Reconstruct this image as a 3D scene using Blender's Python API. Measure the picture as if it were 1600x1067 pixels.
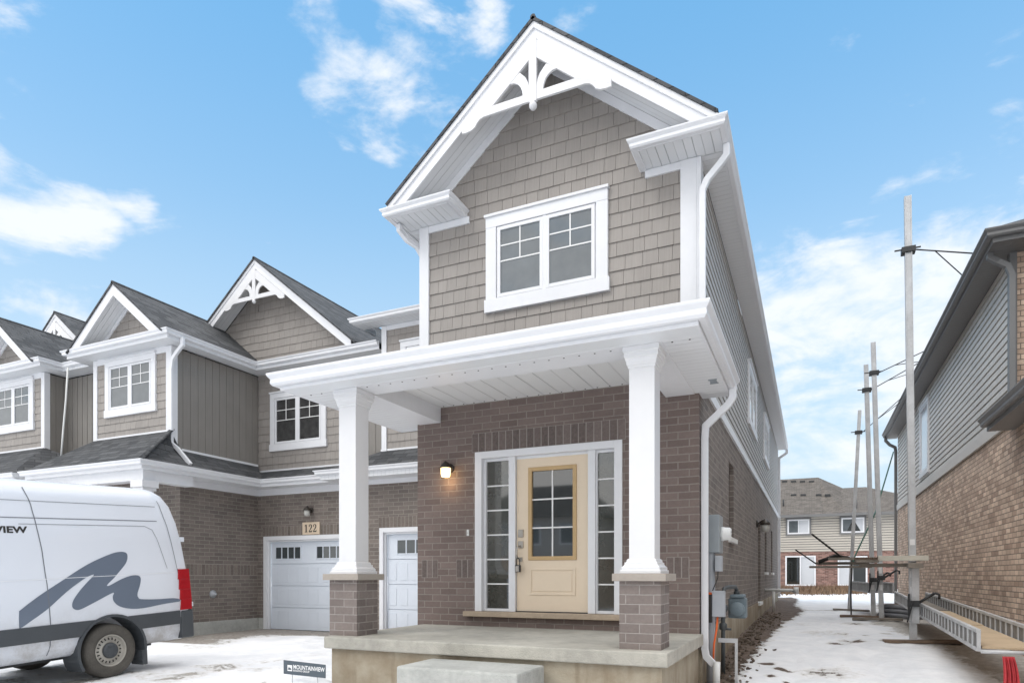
import bpy, bmesh, math, random
from mathutils import Vector, Matrix
R = math.radians
random.seed(7)
for o in list(bpy.data.objects): bpy.data.objects.remove(o)
SC = bpy.context.scene; COL = SC.collection
# ------------------------------------------------------------------ camera
F = 1021.6; CAMH = 1.4; YAW = math.atan(468/1021.6)
cd = bpy.data.cameras.new('camera'); cam = bpy.data.objects.new('camera', cd); COL.objects.link(cam)
cd.sensor_fit = 'HORIZONTAL'; cd.sensor_width = 36.0; cd.lens = 36.0*F/1600
cd.shift_y = (899-533.5)/1600; cd.clip_start = .05; cd.clip_end = 3000
cam.location = (0, 0, CAMH); cam.rotation_euler = (R(90), 0, YAW); SC.camera = cam
def ray(x, y):
    u = (x-800)/F; return Vector((-math.sin(YAW)+u*math.cos(YAW), math.cos(YAW)+u*math.sin(YAW), (899-y)/F))
# ------------------------------------------------------------------ sky and sun
SUN_EL, SUN_AZ = R(42), R(212)      # azimuth measured clockwise from +Y
w = bpy.data.worlds.new('World'); SC.world = w; w.use_nodes = True
nt = w.node_tree; nt.nodes.clear(); L = nt.links
def N(t, **k):
    n = nt.nodes.new(t)
    for a, b in k.items(): setattr(n, a, b)
    return n
def math_n(op, a, b=None, clamp=False):
    n = N('ShaderNodeMath', operation=op, use_clamp=clamp)
    for i, v in enumerate((a, b)):
        if v is None: continue
        if isinstance(v, (int, float)): n.inputs[i].default_value = v
        else: L.new(v, n.inputs[i])
    return n.outputs[0]
sky = N('ShaderNodeTexSky', sky_type='NISHITA'); sky.sun_disc = False
sky.sun_elevation = SUN_EL; sky.sun_rotation = SUN_AZ; sky.air_density = 1.0; sky.dust_density = .6; sky.ozone_density = 2.0
tc = N('ShaderNodeTexCoord'); DIR = tc.outputs['Generated']
mp = N('ShaderNodeMapping'); mp.inputs['Scale'].default_value = (1, 1, 2.3); L.new(DIR, mp.inputs[0])
nz = N('ShaderNodeTexNoise'); nz.inputs['Scale'].default_value = 5.5; nz.inputs['Detail'].default_value = 9
nz.inputs['Roughness'].default_value = .58; nz.inputs['Distortion'].default_value = .7; L.new(mp.outputs[0], nz.inputs['Vector'])
nz2 = N('ShaderNodeTexNoise'); nz2.inputs['Scale'].default_value = 16; nz2.inputs['Detail'].default_value = 6
nz2.inputs['Roughness'].default_value = .6; L.new(mp.outputs[0], nz2.inputs['Vector'])
acc = None
# banks of cloud: direction, angular radius, weight
BL = [((55, 318), 3.0, .33), ((-25, 300), 4, .33), ((115, 340), 3.4, .33), ((205, 302), 1.8, .33), ((160, 355), 2.2, .22), ((490, 30), 3.0, .2), ((660, 30), 3.6, .30), ((720, 60), 3.4, .29), ((525, 140), 2.6, .22),
      ((540, 150), 3.4, .32), ((610, 172), 3.6, .36), ((680, 195), 3.4, .36), ((690, 230), 2, .3), ((1310, 35), 2.0, .21), ((1580, 70), 1.6, .18), ((1395, 318), 1.9, .27), ((1470, 300), 2.6, .25), ((1560, 270), 3, .22),
      ((1230, 405), 3.0, .34), ((1300, 440), 4, .32), ((1345, 380), 2.4, .28), ((1300, 490), 6, .44), ((1400, 530), 8, .46), ((1200, 560), 8, .44), ((1530, 440), 6, .36),
      ((1290, 640), 9, .36), ((1500, 600), 10, .38), ((60, 30), 3.0, .14), ((415, 395), 1.2, .18), ((75, 240), 2.0, .14), ((1250, 760), 9, .24), ((-700, 420), 26, .34), ((2500, 500), 26, .34)]
for (px, py), rad, wt in BL:
    d = ray(px, py).normalized()
    dp = N('ShaderNodeVectorMath', operation='DOT_PRODUCT'); L.new(DIR, dp.inputs[0]); dp.inputs[1].default_value = d
    s = math.cos(R(rad*1.25))
    mr = N('ShaderNodeMapRange', interpolation_type='SMOOTHSTEP'); L.new(dp.outputs['Value'], mr.inputs[0])
    mr.inputs[1].default_value = s; mr.inputs[2].default_value = 1-(1-s)*.12; mr.inputs[3].default_value = 0; mr.inputs[4].default_value = wt
    acc = mr.outputs[0] if acc is None else math_n('MAXIMUM', acc, mr.outputs[0])
# unseen clouds added behind the camera as white fill; window reflections have them too
sep = N('ShaderNodeSeparateXYZ'); L.new(DIR, sep.inputs[0])
back = N('ShaderNodeMapRange', interpolation_type='SMOOTHSTEP'); L.new(sep.outputs[1], back.inputs[0])
back.inputs[1].default_value = 0; back.inputs[2].default_value = -.35; back.inputs[3].default_value = 0; back.inputs[4].default_value = .6
zen_fill = N('ShaderNodeMapRange', interpolation_type='SMOOTHSTEP'); L.new(sep.outputs[2], zen_fill.inputs[0])
zen_fill.inputs[1].default_value = .69; zen_fill.inputs[2].default_value = .84; zen_fill.inputs[3].default_value = 0; zen_fill.inputs[4].default_value = .6  # unseen overhead cloud, added to light the ground and its bounce
fill_veil = math_n('MAXIMUM', back.outputs[0], zen_fill.outputs[0])
acc = math_n('MAXIMUM', acc, fill_veil)
nn = math_n('ADD', math_n('MULTIPLY', math_n('SUBTRACT', math_n('ADD', math_n('MULTIPLY', nz.outputs[0], .7), math_n('MULTIPLY', nz2.outputs[0], .3)), .5), 1.9), .5)
dens = N('ShaderNodeMapRange', interpolation_type='SMOOTHSTEP'); L.new(math_n('ADD', nn, acc), dens.inputs[0])
dens.inputs[1].default_value = .70; dens.inputs[2].default_value = 1.08
low = N('ShaderNodeMapRange', interpolation_type='SMOOTHSTEP'); L.new(sep.outputs[2], low.inputs[0])
low.inputs[1].default_value = .5; low.inputs[2].default_value = -.02; low.inputs[3].default_value = 0; low.inputs[4].default_value = 1.0
hz = N('ShaderNodeMix', data_type='RGBA'); L.new(low.outputs[0], hz.inputs[0])
tint = N('ShaderNodeMix', data_type='RGBA', blend_type='MULTIPLY'); tint.inputs[0].default_value = 1
L.new(sky.outputs[0], tint.inputs[6]); tint.inputs[7].default_value = (1.0, 1.05, 1.0, 1)
grd = N('ShaderNodeMapRange', interpolation_type='SMOOTHSTEP'); L.new(sep.outputs[2], grd.inputs[0]); grd.inputs[1].default_value = .25; grd.inputs[2].default_value = .72
gcol = N('ShaderNodeMix', data_type='RGBA'); L.new(grd.outputs[0], gcol.inputs[0]); gcol.inputs[6].default_value = (4.1, 6.3, 8.3, 1); gcol.inputs[7].default_value = (1.5, 4.6, 8.2, 1)
lift = N('ShaderNodeMix', data_type='RGBA'); lift.inputs[0].default_value = .5
L.new(tint.outputs[2], lift.inputs[6]); L.new(gcol.outputs[2], lift.inputs[7])
L.new(lift.outputs[2], hz.inputs[6]); hz.inputs[7].default_value = (4.3, 5.2, 5.9, 1)
cl = N('ShaderNodeMix', data_type='RGBA'); L.new(math_n('MULTIPLY', dens.outputs[0], .9), cl.inputs[0])
ccol = N('ShaderNodeMix', data_type='RGBA'); L.new(math_n('MULTIPLY', fill_veil, 1.66, True), ccol.inputs[0]); ccol.inputs[6].default_value = (6.3, 6.5, 6.75, 1); ccol.inputs[7].default_value = (8.6, 8.4, 8.2, 1)
zcol = N('ShaderNodeMix', data_type='RGBA'); L.new(math_n('MULTIPLY', zen_fill.outputs[0], 1.66, True), zcol.inputs[0]); L.new(ccol.outputs[2], zcol.inputs[6]); zcol.inputs[7].default_value = (21, 20.2, 19.4, 1)  # overhead fill cloud made far brighter than the visible clouds
L.new(hz.outputs[2], cl.inputs[6]); L.new(zcol.outputs[2], cl.inputs[7])
bg = N('ShaderNodeBackground'); bg.inputs[1].default_value = .1; L.new(cl.outputs[2], bg.inputs[0])
wo = N('ShaderNodeOutputWorld'); L.new(bg.outputs[0], wo.inputs[0])
sd = bpy.data.lights.new('sun', 'SUN'); sd.energy = .55; sd.angle = R(25); sd.color = (1, .965, .92)
so = bpy.data.objects.new('sun', sd); COL.objects.link(so)
sv = Vector((math.sin(SUN_AZ)*math.cos(SUN_EL), math.cos(SUN_AZ)*math.cos(SUN_EL), math.sin(SUN_EL)))
so.rotation_euler = sv.to_track_quat('Z', 'Y').to_euler(); so.location = (0, 0, 30)
vs = SC.view_settings; vs.view_transform = 'Standard'; vs.look = 'None'; vs.exposure = .68; vs.gamma = 1
try: SC.cycles.max_bounces = 8; SC.cycles.diffuse_bounces = 4
except Exception: pass
# ------------------------------------------------------------------ materials
M = {}
class NB:
    def __init__(s, name):
        m = bpy.data.materials.new(name); m.use_nodes = True; s.m = m; s.t = m.node_tree
        s.b = s.t.nodes['Principled BSDF']; M[name] = m
    def n(s, t, **k):
        n = s.t.nodes.new(t)
        for a, b in k.items(): setattr(n, a, b)
        return n
    def l(s, a, b): s.t.links.new(a, b)
    def ma(s, op, a, b=None, c=None, clamp=False):
        n = s.n('ShaderNodeMath', operation=op, use_clamp=clamp)
        for i, v in enumerate((a, b, c)):
            if v is None: continue
            if isinstance(v, (int, float)): n.inputs[i].default_value = v
            else: s.l(v, n.inputs[i])
        return n.outputs[0]
    def uv(s, sx=1, sy=1, rot=0):
        u = s.n('ShaderNodeUVMap'); u.uv_map = 'UVMap'
        mp = s.n('ShaderNodeMapping'); mp.inputs['Scale'].default_value = (sx, sy, 1); mp.inputs['Rotation'].default_value = (0, 0, rot)
        s.l(u.outputs[0], mp.inputs[0]); return mp.outputs[0]
    def noise(s, vec, sc, det=4, ro=.55):
        n = s.n('ShaderNodeTexNoise'); n.inputs['Scale'].default_value = sc; n.inputs['Detail'].default_value = det
        n.inputs['Roughness'].default_value = ro
        if vec is not None: s.l(vec, n.inputs['Vector'])
        return n.outputs[0]
    def obj(s):
        return s.n('ShaderNodeTexCoord').outputs['Object']
    def rng(s, v, a, b, c, d, smooth=False):
        n = s.n('ShaderNodeMapRange')
        if smooth: n.interpolation_type = 'SMOOTHSTEP'
        s.l(v, n.inputs[0])
        for i, q in enumerate((a, b, c, d)): n.inputs[i+1].default_value = q
        return n.outputs[0]
    def mix(s, f, a, b, bt='MIX'):
        n = s.n('ShaderNodeMix', data_type='RGBA', blend_type=bt)
        if isinstance(f, (int, float)): n.inputs[0].default_value = f
        else: s.l(f, n.inputs[0])
        for i, v in ((6, a), (7, b)):
            if isinstance(v, tuple): n.inputs[i].default_value = (*v[:3], 1)
            else: s.l(v, n.inputs[i])
        return n.outputs[2]
    def bump(s, h, dist, st=1.0, nrm=None):
        n = s.n('ShaderNodeBump'); n.inputs['Distance'].default_value = dist; n.inputs['Strength'].default_value = st
        s.l(h, n.inputs['Height'])
        if nrm is not None: s.l(nrm, n.inputs['Normal'])
        return n.outputs[0]
    def set(s, col=None, rough=None, nrm=None, metal=None, ior=None, spec=None):
        for k, v in (('Base Color', col), ('Roughness', rough), ('Normal', nrm), ('Metallic', metal), ('IOR', ior), ('Specular IOR Level', spec)):
            if v is None: continue
            if isinstance(v, tuple): s.b.inputs[k].default_value = (*v[:3], 1)
            elif isinstance(v, (int, float)): s.b.inputs[k].default_value = v
            else: s.l(v, s.b.inputs[k])
        return s.m
def plain(name, c, rough=.6, var=.08, sc=3, metal=0, ior=None, grain=0.0, spec=None):
    b = NB(name); o = b.obj()
    n = b.noise(o, sc, 5); n2 = b.noise(o, sc*9, 3)
    f = b.rng(b.ma('ADD', b.ma('MULTIPLY', n, .7), b.ma('MULTIPLY', n2, .3)), .3, .7, 1-var, 1+var)
    g = b.n('ShaderNodeCombineXYZ')
    for i in range(3): b.l(f, g.inputs[i])
    col = b.mix(1, c, g.outputs[0], 'MULTIPLY')
    nr = b.bump(b.noise(o, 60, 3), grain) if grain else None
    return b.set(col, rough, nr, metal, ior, spec)
def brick(name, c1, c2, mortar, bw=.257, bh=.088, rot=0, ms=.008, var=.45, offset=.5, fleck=0.0):
    b = NB(name); v = b.uv(rot=rot)
    # a little waviness so that rows are not ruler straight
    wn = b.n('ShaderNodeTexNoise'); wn.inputs['Scale'].default_value = 3.0; b.l(v, wn.inputs['Vector'])
    wv = b.n('ShaderNodeVectorMath', operation='MULTIPLY_ADD'); b.l(wn.outputs['Color'], wv.inputs[0]); wv.inputs[1].default_value = (.008, .006, 0); b.l(v, wv.inputs[2])
    t = b.n('ShaderNodeTexBrick'); t.offset = offset; t.squash = 1; b.l(wv.outputs[0], t.inputs['Vector'])
    t.inputs['Scale'].default_value = 1; t.inputs['Brick Width'].default_value = bw; t.inputs['Row Height'].default_value = bh
    t.inputs['Mortar Size'].default_value = ms; t.inputs['Mortar Smooth'].default_value = .25; t.inputs['Bias'].default_value = -.05
    t.inputs['Color1'].default_value = (*c1, 1); t.inputs['Color2'].default_value = (*c2, 1); t.inputs['Mortar'].default_value = (*mortar, 1)
    n1 = b.noise(v, 2.2, 4); n2 = b.noise(v, 26, 5, .7)
    f = b.rng(b.ma('ADD', b.ma('MULTIPLY', n1, .5), b.ma('MULTIPLY', n2, .5)), .3, .7, 1-var*.5, 1+var*.5)
    g = b.n('ShaderNodeCombineXYZ')
    for i in range(3): b.l(f, g.inputs[i])
    col = b.mix(1, t.outputs['Color'], g.outputs[0], 'MULTIPLY')
    if fleck:
        fl = b.rng(b.noise(v, 9, 3), .66, .78, 0, fleck, True)
        col = b.mix(fl, col, tuple(min(1, q*2.4) for q in c2))
    h = b.ma('SUBTRACT', b.ma('MULTIPLY', n2, .25), t.outputs['Fac'])
    return b.set(col, .88, b.bump(h, .009, .8))
def shingles(name, c, c2):
    b = NB(name); v = b.uv()
    t = b.n('ShaderNodeTexBrick'); b.l(v, t.inputs['Vector']); t.offset = .37; t.offset_frequency = 2
    t.inputs['Scale'].default_value = 1; t.inputs['Brick Width'].default_value = .31; t.inputs['Row Height'].default_value = .14
    t.inputs['Mortar Size'].default_value = .006; t.inputs['Mortar Smooth'].default_value = .3; t.inputs['Bias'].default_value = -.1
    t.inputs['Color1'].default_value = (*c, 1); t.inputs['Color2'].default_value = (*c2, 1); t.inputs['Mortar'].default_value = (.02, .02, .021, 1)
    n = b.noise(v, 90, 4, .8); n1 = b.noise(v, 3, 3)
    f = b.rng(b.ma('ADD', b.ma('MULTIPLY', n, .6), b.ma('MULTIPLY', n1, .4)), .3, .7, .62, 1.38)
    g = b.n('ShaderNodeCombineXYZ')
    for i in range(3): b.l(f, g.inputs[i])
    col = b.mix(1, t.outputs['Color'], g.outputs[0], 'MULTIPLY')
    sx = b.n('ShaderNodeSeparateXYZ'); b.l(v, sx.inputs[0])
    saw = b.ma('FRACT', b.ma('DIVIDE', sx.outputs[1], .14))
    h = b.ma('ADD', b.ma('MULTIPLY', saw, -1.0), b.ma('MULTIPLY', t.outputs['Fac'], -.6))
    return b.set(col, .92, b.bump(b.ma('ADD', h, b.ma('MULTIPLY', n, .3)), .012, .9))
def soffit(name, c, pitch=.1, axis=0):
    b = NB(name); o = b.obj(); sx = b.n('ShaderNodeSeparateXYZ'); b.l(o, sx.inputs[0])
    fr = b.ma('FRACT', b.ma('DIVIDE', sx.outputs[axis], pitch))
    gr = b.rng(b.ma('ABSOLUTE', b.ma('SUBTRACT', fr, .5)), .44, .49, 0, 1, True)
    gr3 = b.ma('LESS_THAN', b.ma('FRACT', b.ma('DIVIDE', sx.outputs[axis], pitch*3)), .333)
    gg = b.ma('MULTIPLY', gr, b.ma('ADD', .45, b.ma('MULTIPLY', gr3, .55)))
    col = b.mix(b.ma('MULTIPLY', gg, .55), c, tuple(q*.45 for q in c))
    return b.set(col, .45, b.bump(b.ma('MULTIPLY', gg, -1), .008))
def wood_shake(name, c):
    b = NB(name); at = b.n('ShaderNodeAttribute'); at.attribute_name = 'rnd'
    v = b.uv(46, 1.3); n = b.noise(v, 1, 4, .65); n2 = b.noise(b.uv(1.1, 1.1), 1, 3)
    f = b.ma('ADD', b.ma('MULTIPLY', at.outputs['Fac'], .085), b.rng(n, .3, .7, .9, 1.03))
    f = b.ma('MULTIPLY', f, b.rng(n2, .3, .7, .93, 1.05))
    g = b.n('ShaderNodeCombineXYZ')
    for i in range(3): b.l(f, g.inputs[i])
    col = b.mix(1, c, g.outputs[0], 'MULTIPLY')
    return b.set(col, .62, b.bump(n, .0022, .8))
plain('white_trim', (.74, .75, .775), .42, .045, 1.3)
plain('white_column', (.71, .712, .725), .4, .025, 2)
plain('garage_white', (.66, .71, .78), .45, .02, 2)
def soldier_mat(name, c):
    b = NB(name); at = b.n('ShaderNodeAttribute'); at.attribute_name = 'rnd'; n = b.noise(b.obj(), 26, 5, .7)
    f = b.ma('ADD', b.ma('MULTIPLY', at.outputs['Fac'], .2), b.rng(n, .3, .7, .75, 1.25)); g = b.n('ShaderNodeCombineXYZ')
    for i in range(3): b.l(f, g.inputs[i])
    return b.set(b.mix(1, c, g.outputs[0], 'MULTIPLY'), .88, b.bump(n, .004))
soldier_mat('soldier_front', (.150, .120, .109)); soldier_mat('soldier_left', (.175, .147, .127)); plain('mortar', (.31, .28, .26), .95, .1, 8)
wood_shake('shake', (.315, .290, .268))
wood_shake('batten', (.245, .229, .21))
plain('lap_side', (.42, .40, .38), .5, .05, 1)
brick('brick_brown', (.148, .112, .100), (.196, .152, .136), (.252, .218, .198), var=.36)
brick('brick_soldier', (.12, .092, .083), (.185, .148, .132), (.33, .30, .28), rot=R(90))
brick('brick_left', (.150, .127, .113), (.215, .183, .160), (.29, .262, .235), var=.38)
brick('brick_left_soldier', (.135, .112, .098), (.22, .185, .160), (.36, .33, .29), rot=R(90))
brick('brick_tan', (.43, .305, .23), (.76, .59, .46), (.23, .185, .15), bw=.22, bh=.078, var=.55, ms=.007)
brick('brick_red', (.12, .055, .045), (.33, .19, .155), (.30, .25, .22), bw=.25, bh=.085, fleck=.9)
shingles('shingles', (.05, .053, .058), (.105, .108, .113))
shingles('shingles_brown', (.115, .102, .09), (.165, .148, .132))
soffit('soffit_x', (.75, .765, .785), .1, 0)
soffit('soffit_y', (.75, .765, .785), .1, 1)
soffit('soffit_ceiling', (.76, .77, .775), .22, 0)
soffit('soffit_grey', (.19, .185, .18), .1, 1)
plain('grey_trim', (.165, .165, .165), .45, .05, 2)
plain('lap_grey', (.62, .59, .55), .5, .05, 1)
plain('lap_beige', (.50, .465, .41), .55, .05, 1)
plain('concrete', (.39, .375, .33), .85, .34, 1.3, grain=.006)
plain('concrete_light', (.43, .435, .41), .85, .26, 2.0, grain=.008)
plain('concrete_cap', (.36, .32, .28), .85, .12, 3, grain=.003)
b = NB('foundation'); o = b.obj()
n = b.noise(o, 1.3, 6, .65); sx = b.n('ShaderNodeSeparateXYZ'); b.l(o, sx.inputs[0])
mp = b.n('ShaderNodeMapping'); mp.inputs['Scale'].default_value = (5, 5, .7); b.l(o, mp.inputs[0])
n2 = b.noise(mp.outputs[0], 1.2, 5, .6)
col = b.mix(b.rng(n, .35, .65, 0, 1, True), (.26, .21, .145), (.40, .355, .275))
col = b.mix(b.rng(n2, .5, .72, 0, .55, True), col, (.20, .15, .095))
b.set(col, .9, b.bump(b.noise(o, 40, 4), .006))
plain('stone_sill', (.40, .32, .24), .8, .2, 4, grain=.003)
plain('door_cream', (.76, .635, .485), .45, .03, 2)
plain('door_ochre', (.52, .36, .18), .5, .06, 4)
plain('glass_dark', (.022, .024, .022), .03, .2, 1, ior=2.3)
plain('glass_sidelight', (.055, .058, .05), .04, .3, 2, ior=2.2)
plain('glass_grey', (.115, .13, .14), .05, .28, .7, ior=1.9)
plain('glass_garage', (.05, .06, .065), .05, .1, 1, ior=1.8)
plain('glass_white', (.55, .57, .6), .08, .04, 1, ior=1.6)
plain('curtain_dark', (.045, .045, .045), .06, .5, 6, ior=1.6)
plain('bronze', (.035, .028, .022), .45, .2, 8)
plain('black_plastic', (.03, .032, .034), .5, .15, 5)
plain('nickel', (.42, .39, .35), .3, .1, 9, metal=.9)
plain('meter_grey', (.27, .30, .32), .45, .06, 4)
plain('box_grey', (.36, .38, .41), .5, .06, 4)
plain('gas_blue', (.17, .22, .25), .45, .15, 7)
plain('pipe_dark', (.07, .08, .085), .5, .2, 7)
plain('pvc_white', (.72, .73, .72), .4, .04, 4)
plain('orange_tape', (.75, .14, .03), .5, .1, 4)
plain('red_cloth', (.48, .045, .055), .85, .3, 14)
plain('aluminium', (.52, .53, .54), .5, .2, 4, metal=.15)
plain('alu_dark', (.20, .195, .19), .6, .25, 4, metal=.2)
plain('lumber_grey', (.22, .195, .165), .85, .3, 5, grain=.004)
plain('lumber_brown', (.17, .12, .085), .85, .35, 5, grain=.004)
plain('plywood', (.50, .38, .25), .75, .14, 3, grain=.002)
plain('lumber_pale', (.52, .50, .43), .8, .12, 5, grain=.002)
plain('sign_slate', (.075, .095, .115), .6, .04, 4)
plain('sign_white', (.8, .8, .8), .6, .02, 4)
plain('plaque_tan', (.64, .52, .39), .8, .06, 6)
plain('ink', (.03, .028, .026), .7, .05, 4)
plain('van_white', (.68, .71, .765), .22, .012, 1)
plain('van_logo', (.135, .165, .215), .35, .03, 2)
plain('van_grey', (.055, .062, .07), .5, .08, 4)
plain('van_seam', (.16, .17, .19), .5, .05, 4)
plain('tail_red', (.36, .010, .016), .15, .1, 14)
plain('tyre', (.085, .078, .068), .9, .35, 5, grain=.004)
plain('wheel_steel', (.40, .38, .34), .45, .2, 6, metal=.3)
plain('cable_green', (.03, .10, .07), .6, .1, 4)
plain('dry_grass', (.20, .13, .08), .95, .35, 4)
plain('rock', (.12, .095, .075), .95, .3, 5, grain=.01)
b = NB('lamp_glow'); b.set((.9, .7, .4), .3); b.b.inputs['Emission Color'].default_value = (1, .66, .28, 1); b.b.inputs['Emission Strength'].default_value = 3.2
plain('frosted', (.5, .5, .47), .3, .1, 6)
b = NB('van_paint'); o = b.obj(); sx = b.n('ShaderNodeSeparateXYZ'); b.l(o, sx.inputs[0])
n = b.noise(o, 2.2, 5, .6); n2 = b.noise(o, 30, 4, .8)
low = b.rng(sx.outputs[2], .35, 1.15, 1, 0, True)
g_ = b.ma('MULTIPLY', low, b.rng(b.ma('ADD', b.ma('MULTIPLY', n, .7), b.ma('MULTIPLY', n2, .3)), .38, .68, .1, .75, True))
c_ = b.mix(g_, (.68, .71, .765), (.30, .27, .235)); b.set(c_, b.rng(g_, 0, 1, .2, .7))
# snow, thawing through to gravel and mud where the mesh says so
b = NB('snow_ground'); o = b.obj(); at = b.n('ShaderNodeAttribute'); at.attribute_name = 'bare'
big = b.noise(o, 1.7, 7, .68); fine = b.noise(o, 11, 6, .7); vf = b.noise(o, 55, 4, .7)
sig = b.ma('ADD', at.outputs['Fac'], b.ma('ADD', b.ma('MULTIPLY', b.ma('SUBTRACT', big, .5), 1.5), b.ma('MULTIPLY', b.ma('SUBTRACT', fine, .5), .9)))
bare = b.rng(sig, .50, .60, 0, 1, True)
slush = b.rng(sig, .22, .56, 0, 1, True)
dirt = b.mix(b.rng(fine, .35, .65, 0, 1, True), (.055, .036, .024), (.15, .105, .075))
dirt = b.mix(b.rng(vf, .55, .75, 0, .5, True), dirt, (.26, .21, .165))
at2 = b.n('ShaderNodeAttribute'); at2.attribute_name = 'gravel'
grav = b.mix(b.rng(fine, .3, .7, 0, 1, True), (.33, .31, .285), (.52, .50, .465))
dirt = b.mix(at2.outputs['Fac'], dirt, grav)
snow = b.mix(b.rng(big, .35, .65, 0, 1, True), (.74, .76, .79), (.86, .87, .89))
snow = b.mix(b.ma('MULTIPLY', slush, .55), snow, (.50, .48, .44))
col = b.mix(bare, snow, dirt)
hh = b.ma('ADD', b.ma('MULTIPLY', bare, -.8), b.ma('ADD', b.ma('MULTIPLY', big, .7), b.ma('MULTIPLY', fine, .35)))
b.set(col, .75, b.bump(hh, .05, .7))
# ------------------------------------------------------------------ builders
ORG = Vector((0, 0, 0))
def tag(o, label=None, cat=None, group=None, kind=None):
    for k, v in (('label', label), ('category', cat), ('group', group), ('kind', kind)):
        if v: o[k] = v
    return o
def thing(name, loc, label, cat, group=None):
    global ORG
    o = bpy.data.objects.new(name, None); COL.objects.link(o); o.location = loc; ORG = Vector(loc)
    o.empty_display_size = .2
    return tag(o, label, cat, group)
PY = lambda Y: (lambda u, n, z: Vector((u, Y-n, z)))       # wall facing -Y
PXp = lambda X: (lambda u, n, z: Vector((X+n, u, z)))      # wall facing +X
PXm = lambda X: (lambda u, n, z: Vector((X-n, u, z)))      # wall facing -X
class MB:
    def __init__(s, P=None):
        s.bm = bmesh.new(); s.P = P or (lambda a, b, c: Vector((a, b, c))); s.rnd = s.bm.faces.layers.float.new('rnd')
    def face(s, pts, r=0.0):
        try:
            f = s.bm.faces.new([s.bm.verts.new(p) for p in pts]); f[s.rnd] = r; return f
        except ValueError: return None
    def hexa(s, c, r=0.0):
        v = [s.bm.verts.new(p) for p in c]
        for q in ((0, 3, 2, 1), (4, 5, 6, 7), (0, 1, 5, 4), (1, 2, 6, 5), (2, 3, 7, 6), (3, 0, 4, 7)):
            f = s.bm.faces.new([v[i] for i in q]); f[s.rnd] = r
    def box(s, u0, u1, n0, n1, z0, z1, r=0.0):
        P = s.P
        s.hexa([P(u0, n0, z0), P(u1, n0, z0), P(u1, n1, z0), P(u0, n1, z0), P(u0, n0, z1), P(u1, n0, z1), P(u1, n1, z1), P(u0, n1, z1)], r); return s
    def prism(s, poly, n0, n1, r=0.0):      # polygon in (u,z), extruded along n
        P = s.P; a = [s.bm.verts.new(P(u, n0, z)) for u, z in poly]; b_ = [s.bm.verts.new(P(u, n1, z)) for u, z in poly]
        fs = [s.bm.faces.new(a), s.bm.faces.new(b_[::-1])]
        for i in range(len(a)):
            j = (i+1) % len(a); fs.append(s.bm.faces.new((a[i], b_[i], b_[j], a[j])))
        for f in fs: f[s.rnd] = r
        return s
    def slab(s, pts, t):                     # quad/poly in 3D thickened downwards
        n = (Vector(pts[1])-Vector(pts[0])).cross(Vector(pts[-1])-Vector(pts[0])).normalized()
        if n.z < 0: n = -n
        a = [s.bm.verts.new(p) for p in pts]; b_ = [s.bm.verts.new(Vector(p)-n*t) for p in pts]
        s.bm.faces.new(a); s.bm.faces.new(b_[::-1])
        for i in range(len(a)):
            j = (i+1) % len(a); s.bm.faces.new((a[i], b_[i], b_[j], a[j]))
        return s
    def tube(s, pts, rad, k=10, caps=True, flat=1.0):
        pts = [Vector(p) for p in pts]; rings = []
        up0 = None
        for i, p in enumerate(pts):
            d = (pts[min(i+1, len(pts)-1)]-pts[max(i-1, 0)]).normalized()
            if up0 is None: up0 = Vector((0, 0, 1)) if abs(d.z) < .9 else Vector((0, 1, 0))
            x = d.cross(up0)
            if x.length < 1e-4: x = d.cross(Vector((1, 0, 0)))
            x.normalize(); y = x.cross(d).normalized()
            rr = rad[i] if isinstance(rad, (list, tuple)) else rad
            rings.append([s.bm.verts.new(p+x*math.cos(2*math.pi*j/k)*rr+y*math.sin(2*math.pi*j/k)*rr*flat) for j in range(k)])
            up0 = y
        for a, b_ in zip(rings, rings[1:]):
            for j in range(k):
                f = s.bm.faces.new((a[j], a[(j+1) % k], b_[(j+1) % k], b_[j])); f.smooth = k > 5
        if caps: s.bm.faces.new(rings[0][::-1]); s.bm.faces.new(rings[-1])
        return s
    def rect_tube(s, pts, w, h):             # rectangular downspout along pts
        pts = [Vector(p) for p in pts]; rings = []
        for i, p in enumerate(pts):
            a = (pts[i]-pts[i-1]).normalized() if i else (pts[1]-pts[0]).normalized()
            c = (pts[i+1]-pts[i]).normalized() if i < len(pts)-1 else a
            d = (a+c).normalized(); k = 1/max(.5, d.dot(a))
            s_ = Vector((0, 1, 0)) if w[1] == 'Y' else Vector((1, 0, 0))
            t = d.cross(s_).normalized()
            rings.append([s.bm.verts.new(p+s_*sx*w[0]/2+t*sy*h/2*k) for sx, sy in ((-1, -1), (1, -1), (1, 1), (-1, 1))])
        for a, b_ in zip(rings, rings[1:]):
            for j in range(4): s.bm.faces.new((a[j], a[(j+1) % 4], b_[(j+1) % 4], b_[j]))
        s.bm.faces.new(rings[0][::-1]); s.bm.faces.new(rings[-1]); return s
    def sweep(s, path, z, prof, ends=True):  # mitred profile along an XY path; 'out' is to the right of travel
        path = [Vector((p[0], p[1])) for p in path]; rings = []
        for i, p in enumerate(path):
            a = (path[i]-path[i-1]).normalized() if i else (path[1]-path[0]).normalized()
            c = (path[i+1]-path[i]).normalized() if i < len(path)-1 else a
            na, nc = Vector((a.y, -a.x)), Vector((c.y, -c.x)); m = (na+nc).normalized(); m = m/max(.3, m.dot(na))
            rings.append([s.bm.verts.new((p.x+m.x*o_, p.y+m.y*o_, z+h_)) for o_, h_ in prof])
        k = len(prof)
        for a, b_ in zip(rings, rings[1:]):
            for j in range(k): s.bm.faces.new((a[j], a[(j+1) % k], b_[(j+1) % k], b_[j]))
        if ends: s.bm.faces.new(rings[0][::-1]); s.bm.faces.new(rings[-1])
        return s
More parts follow.
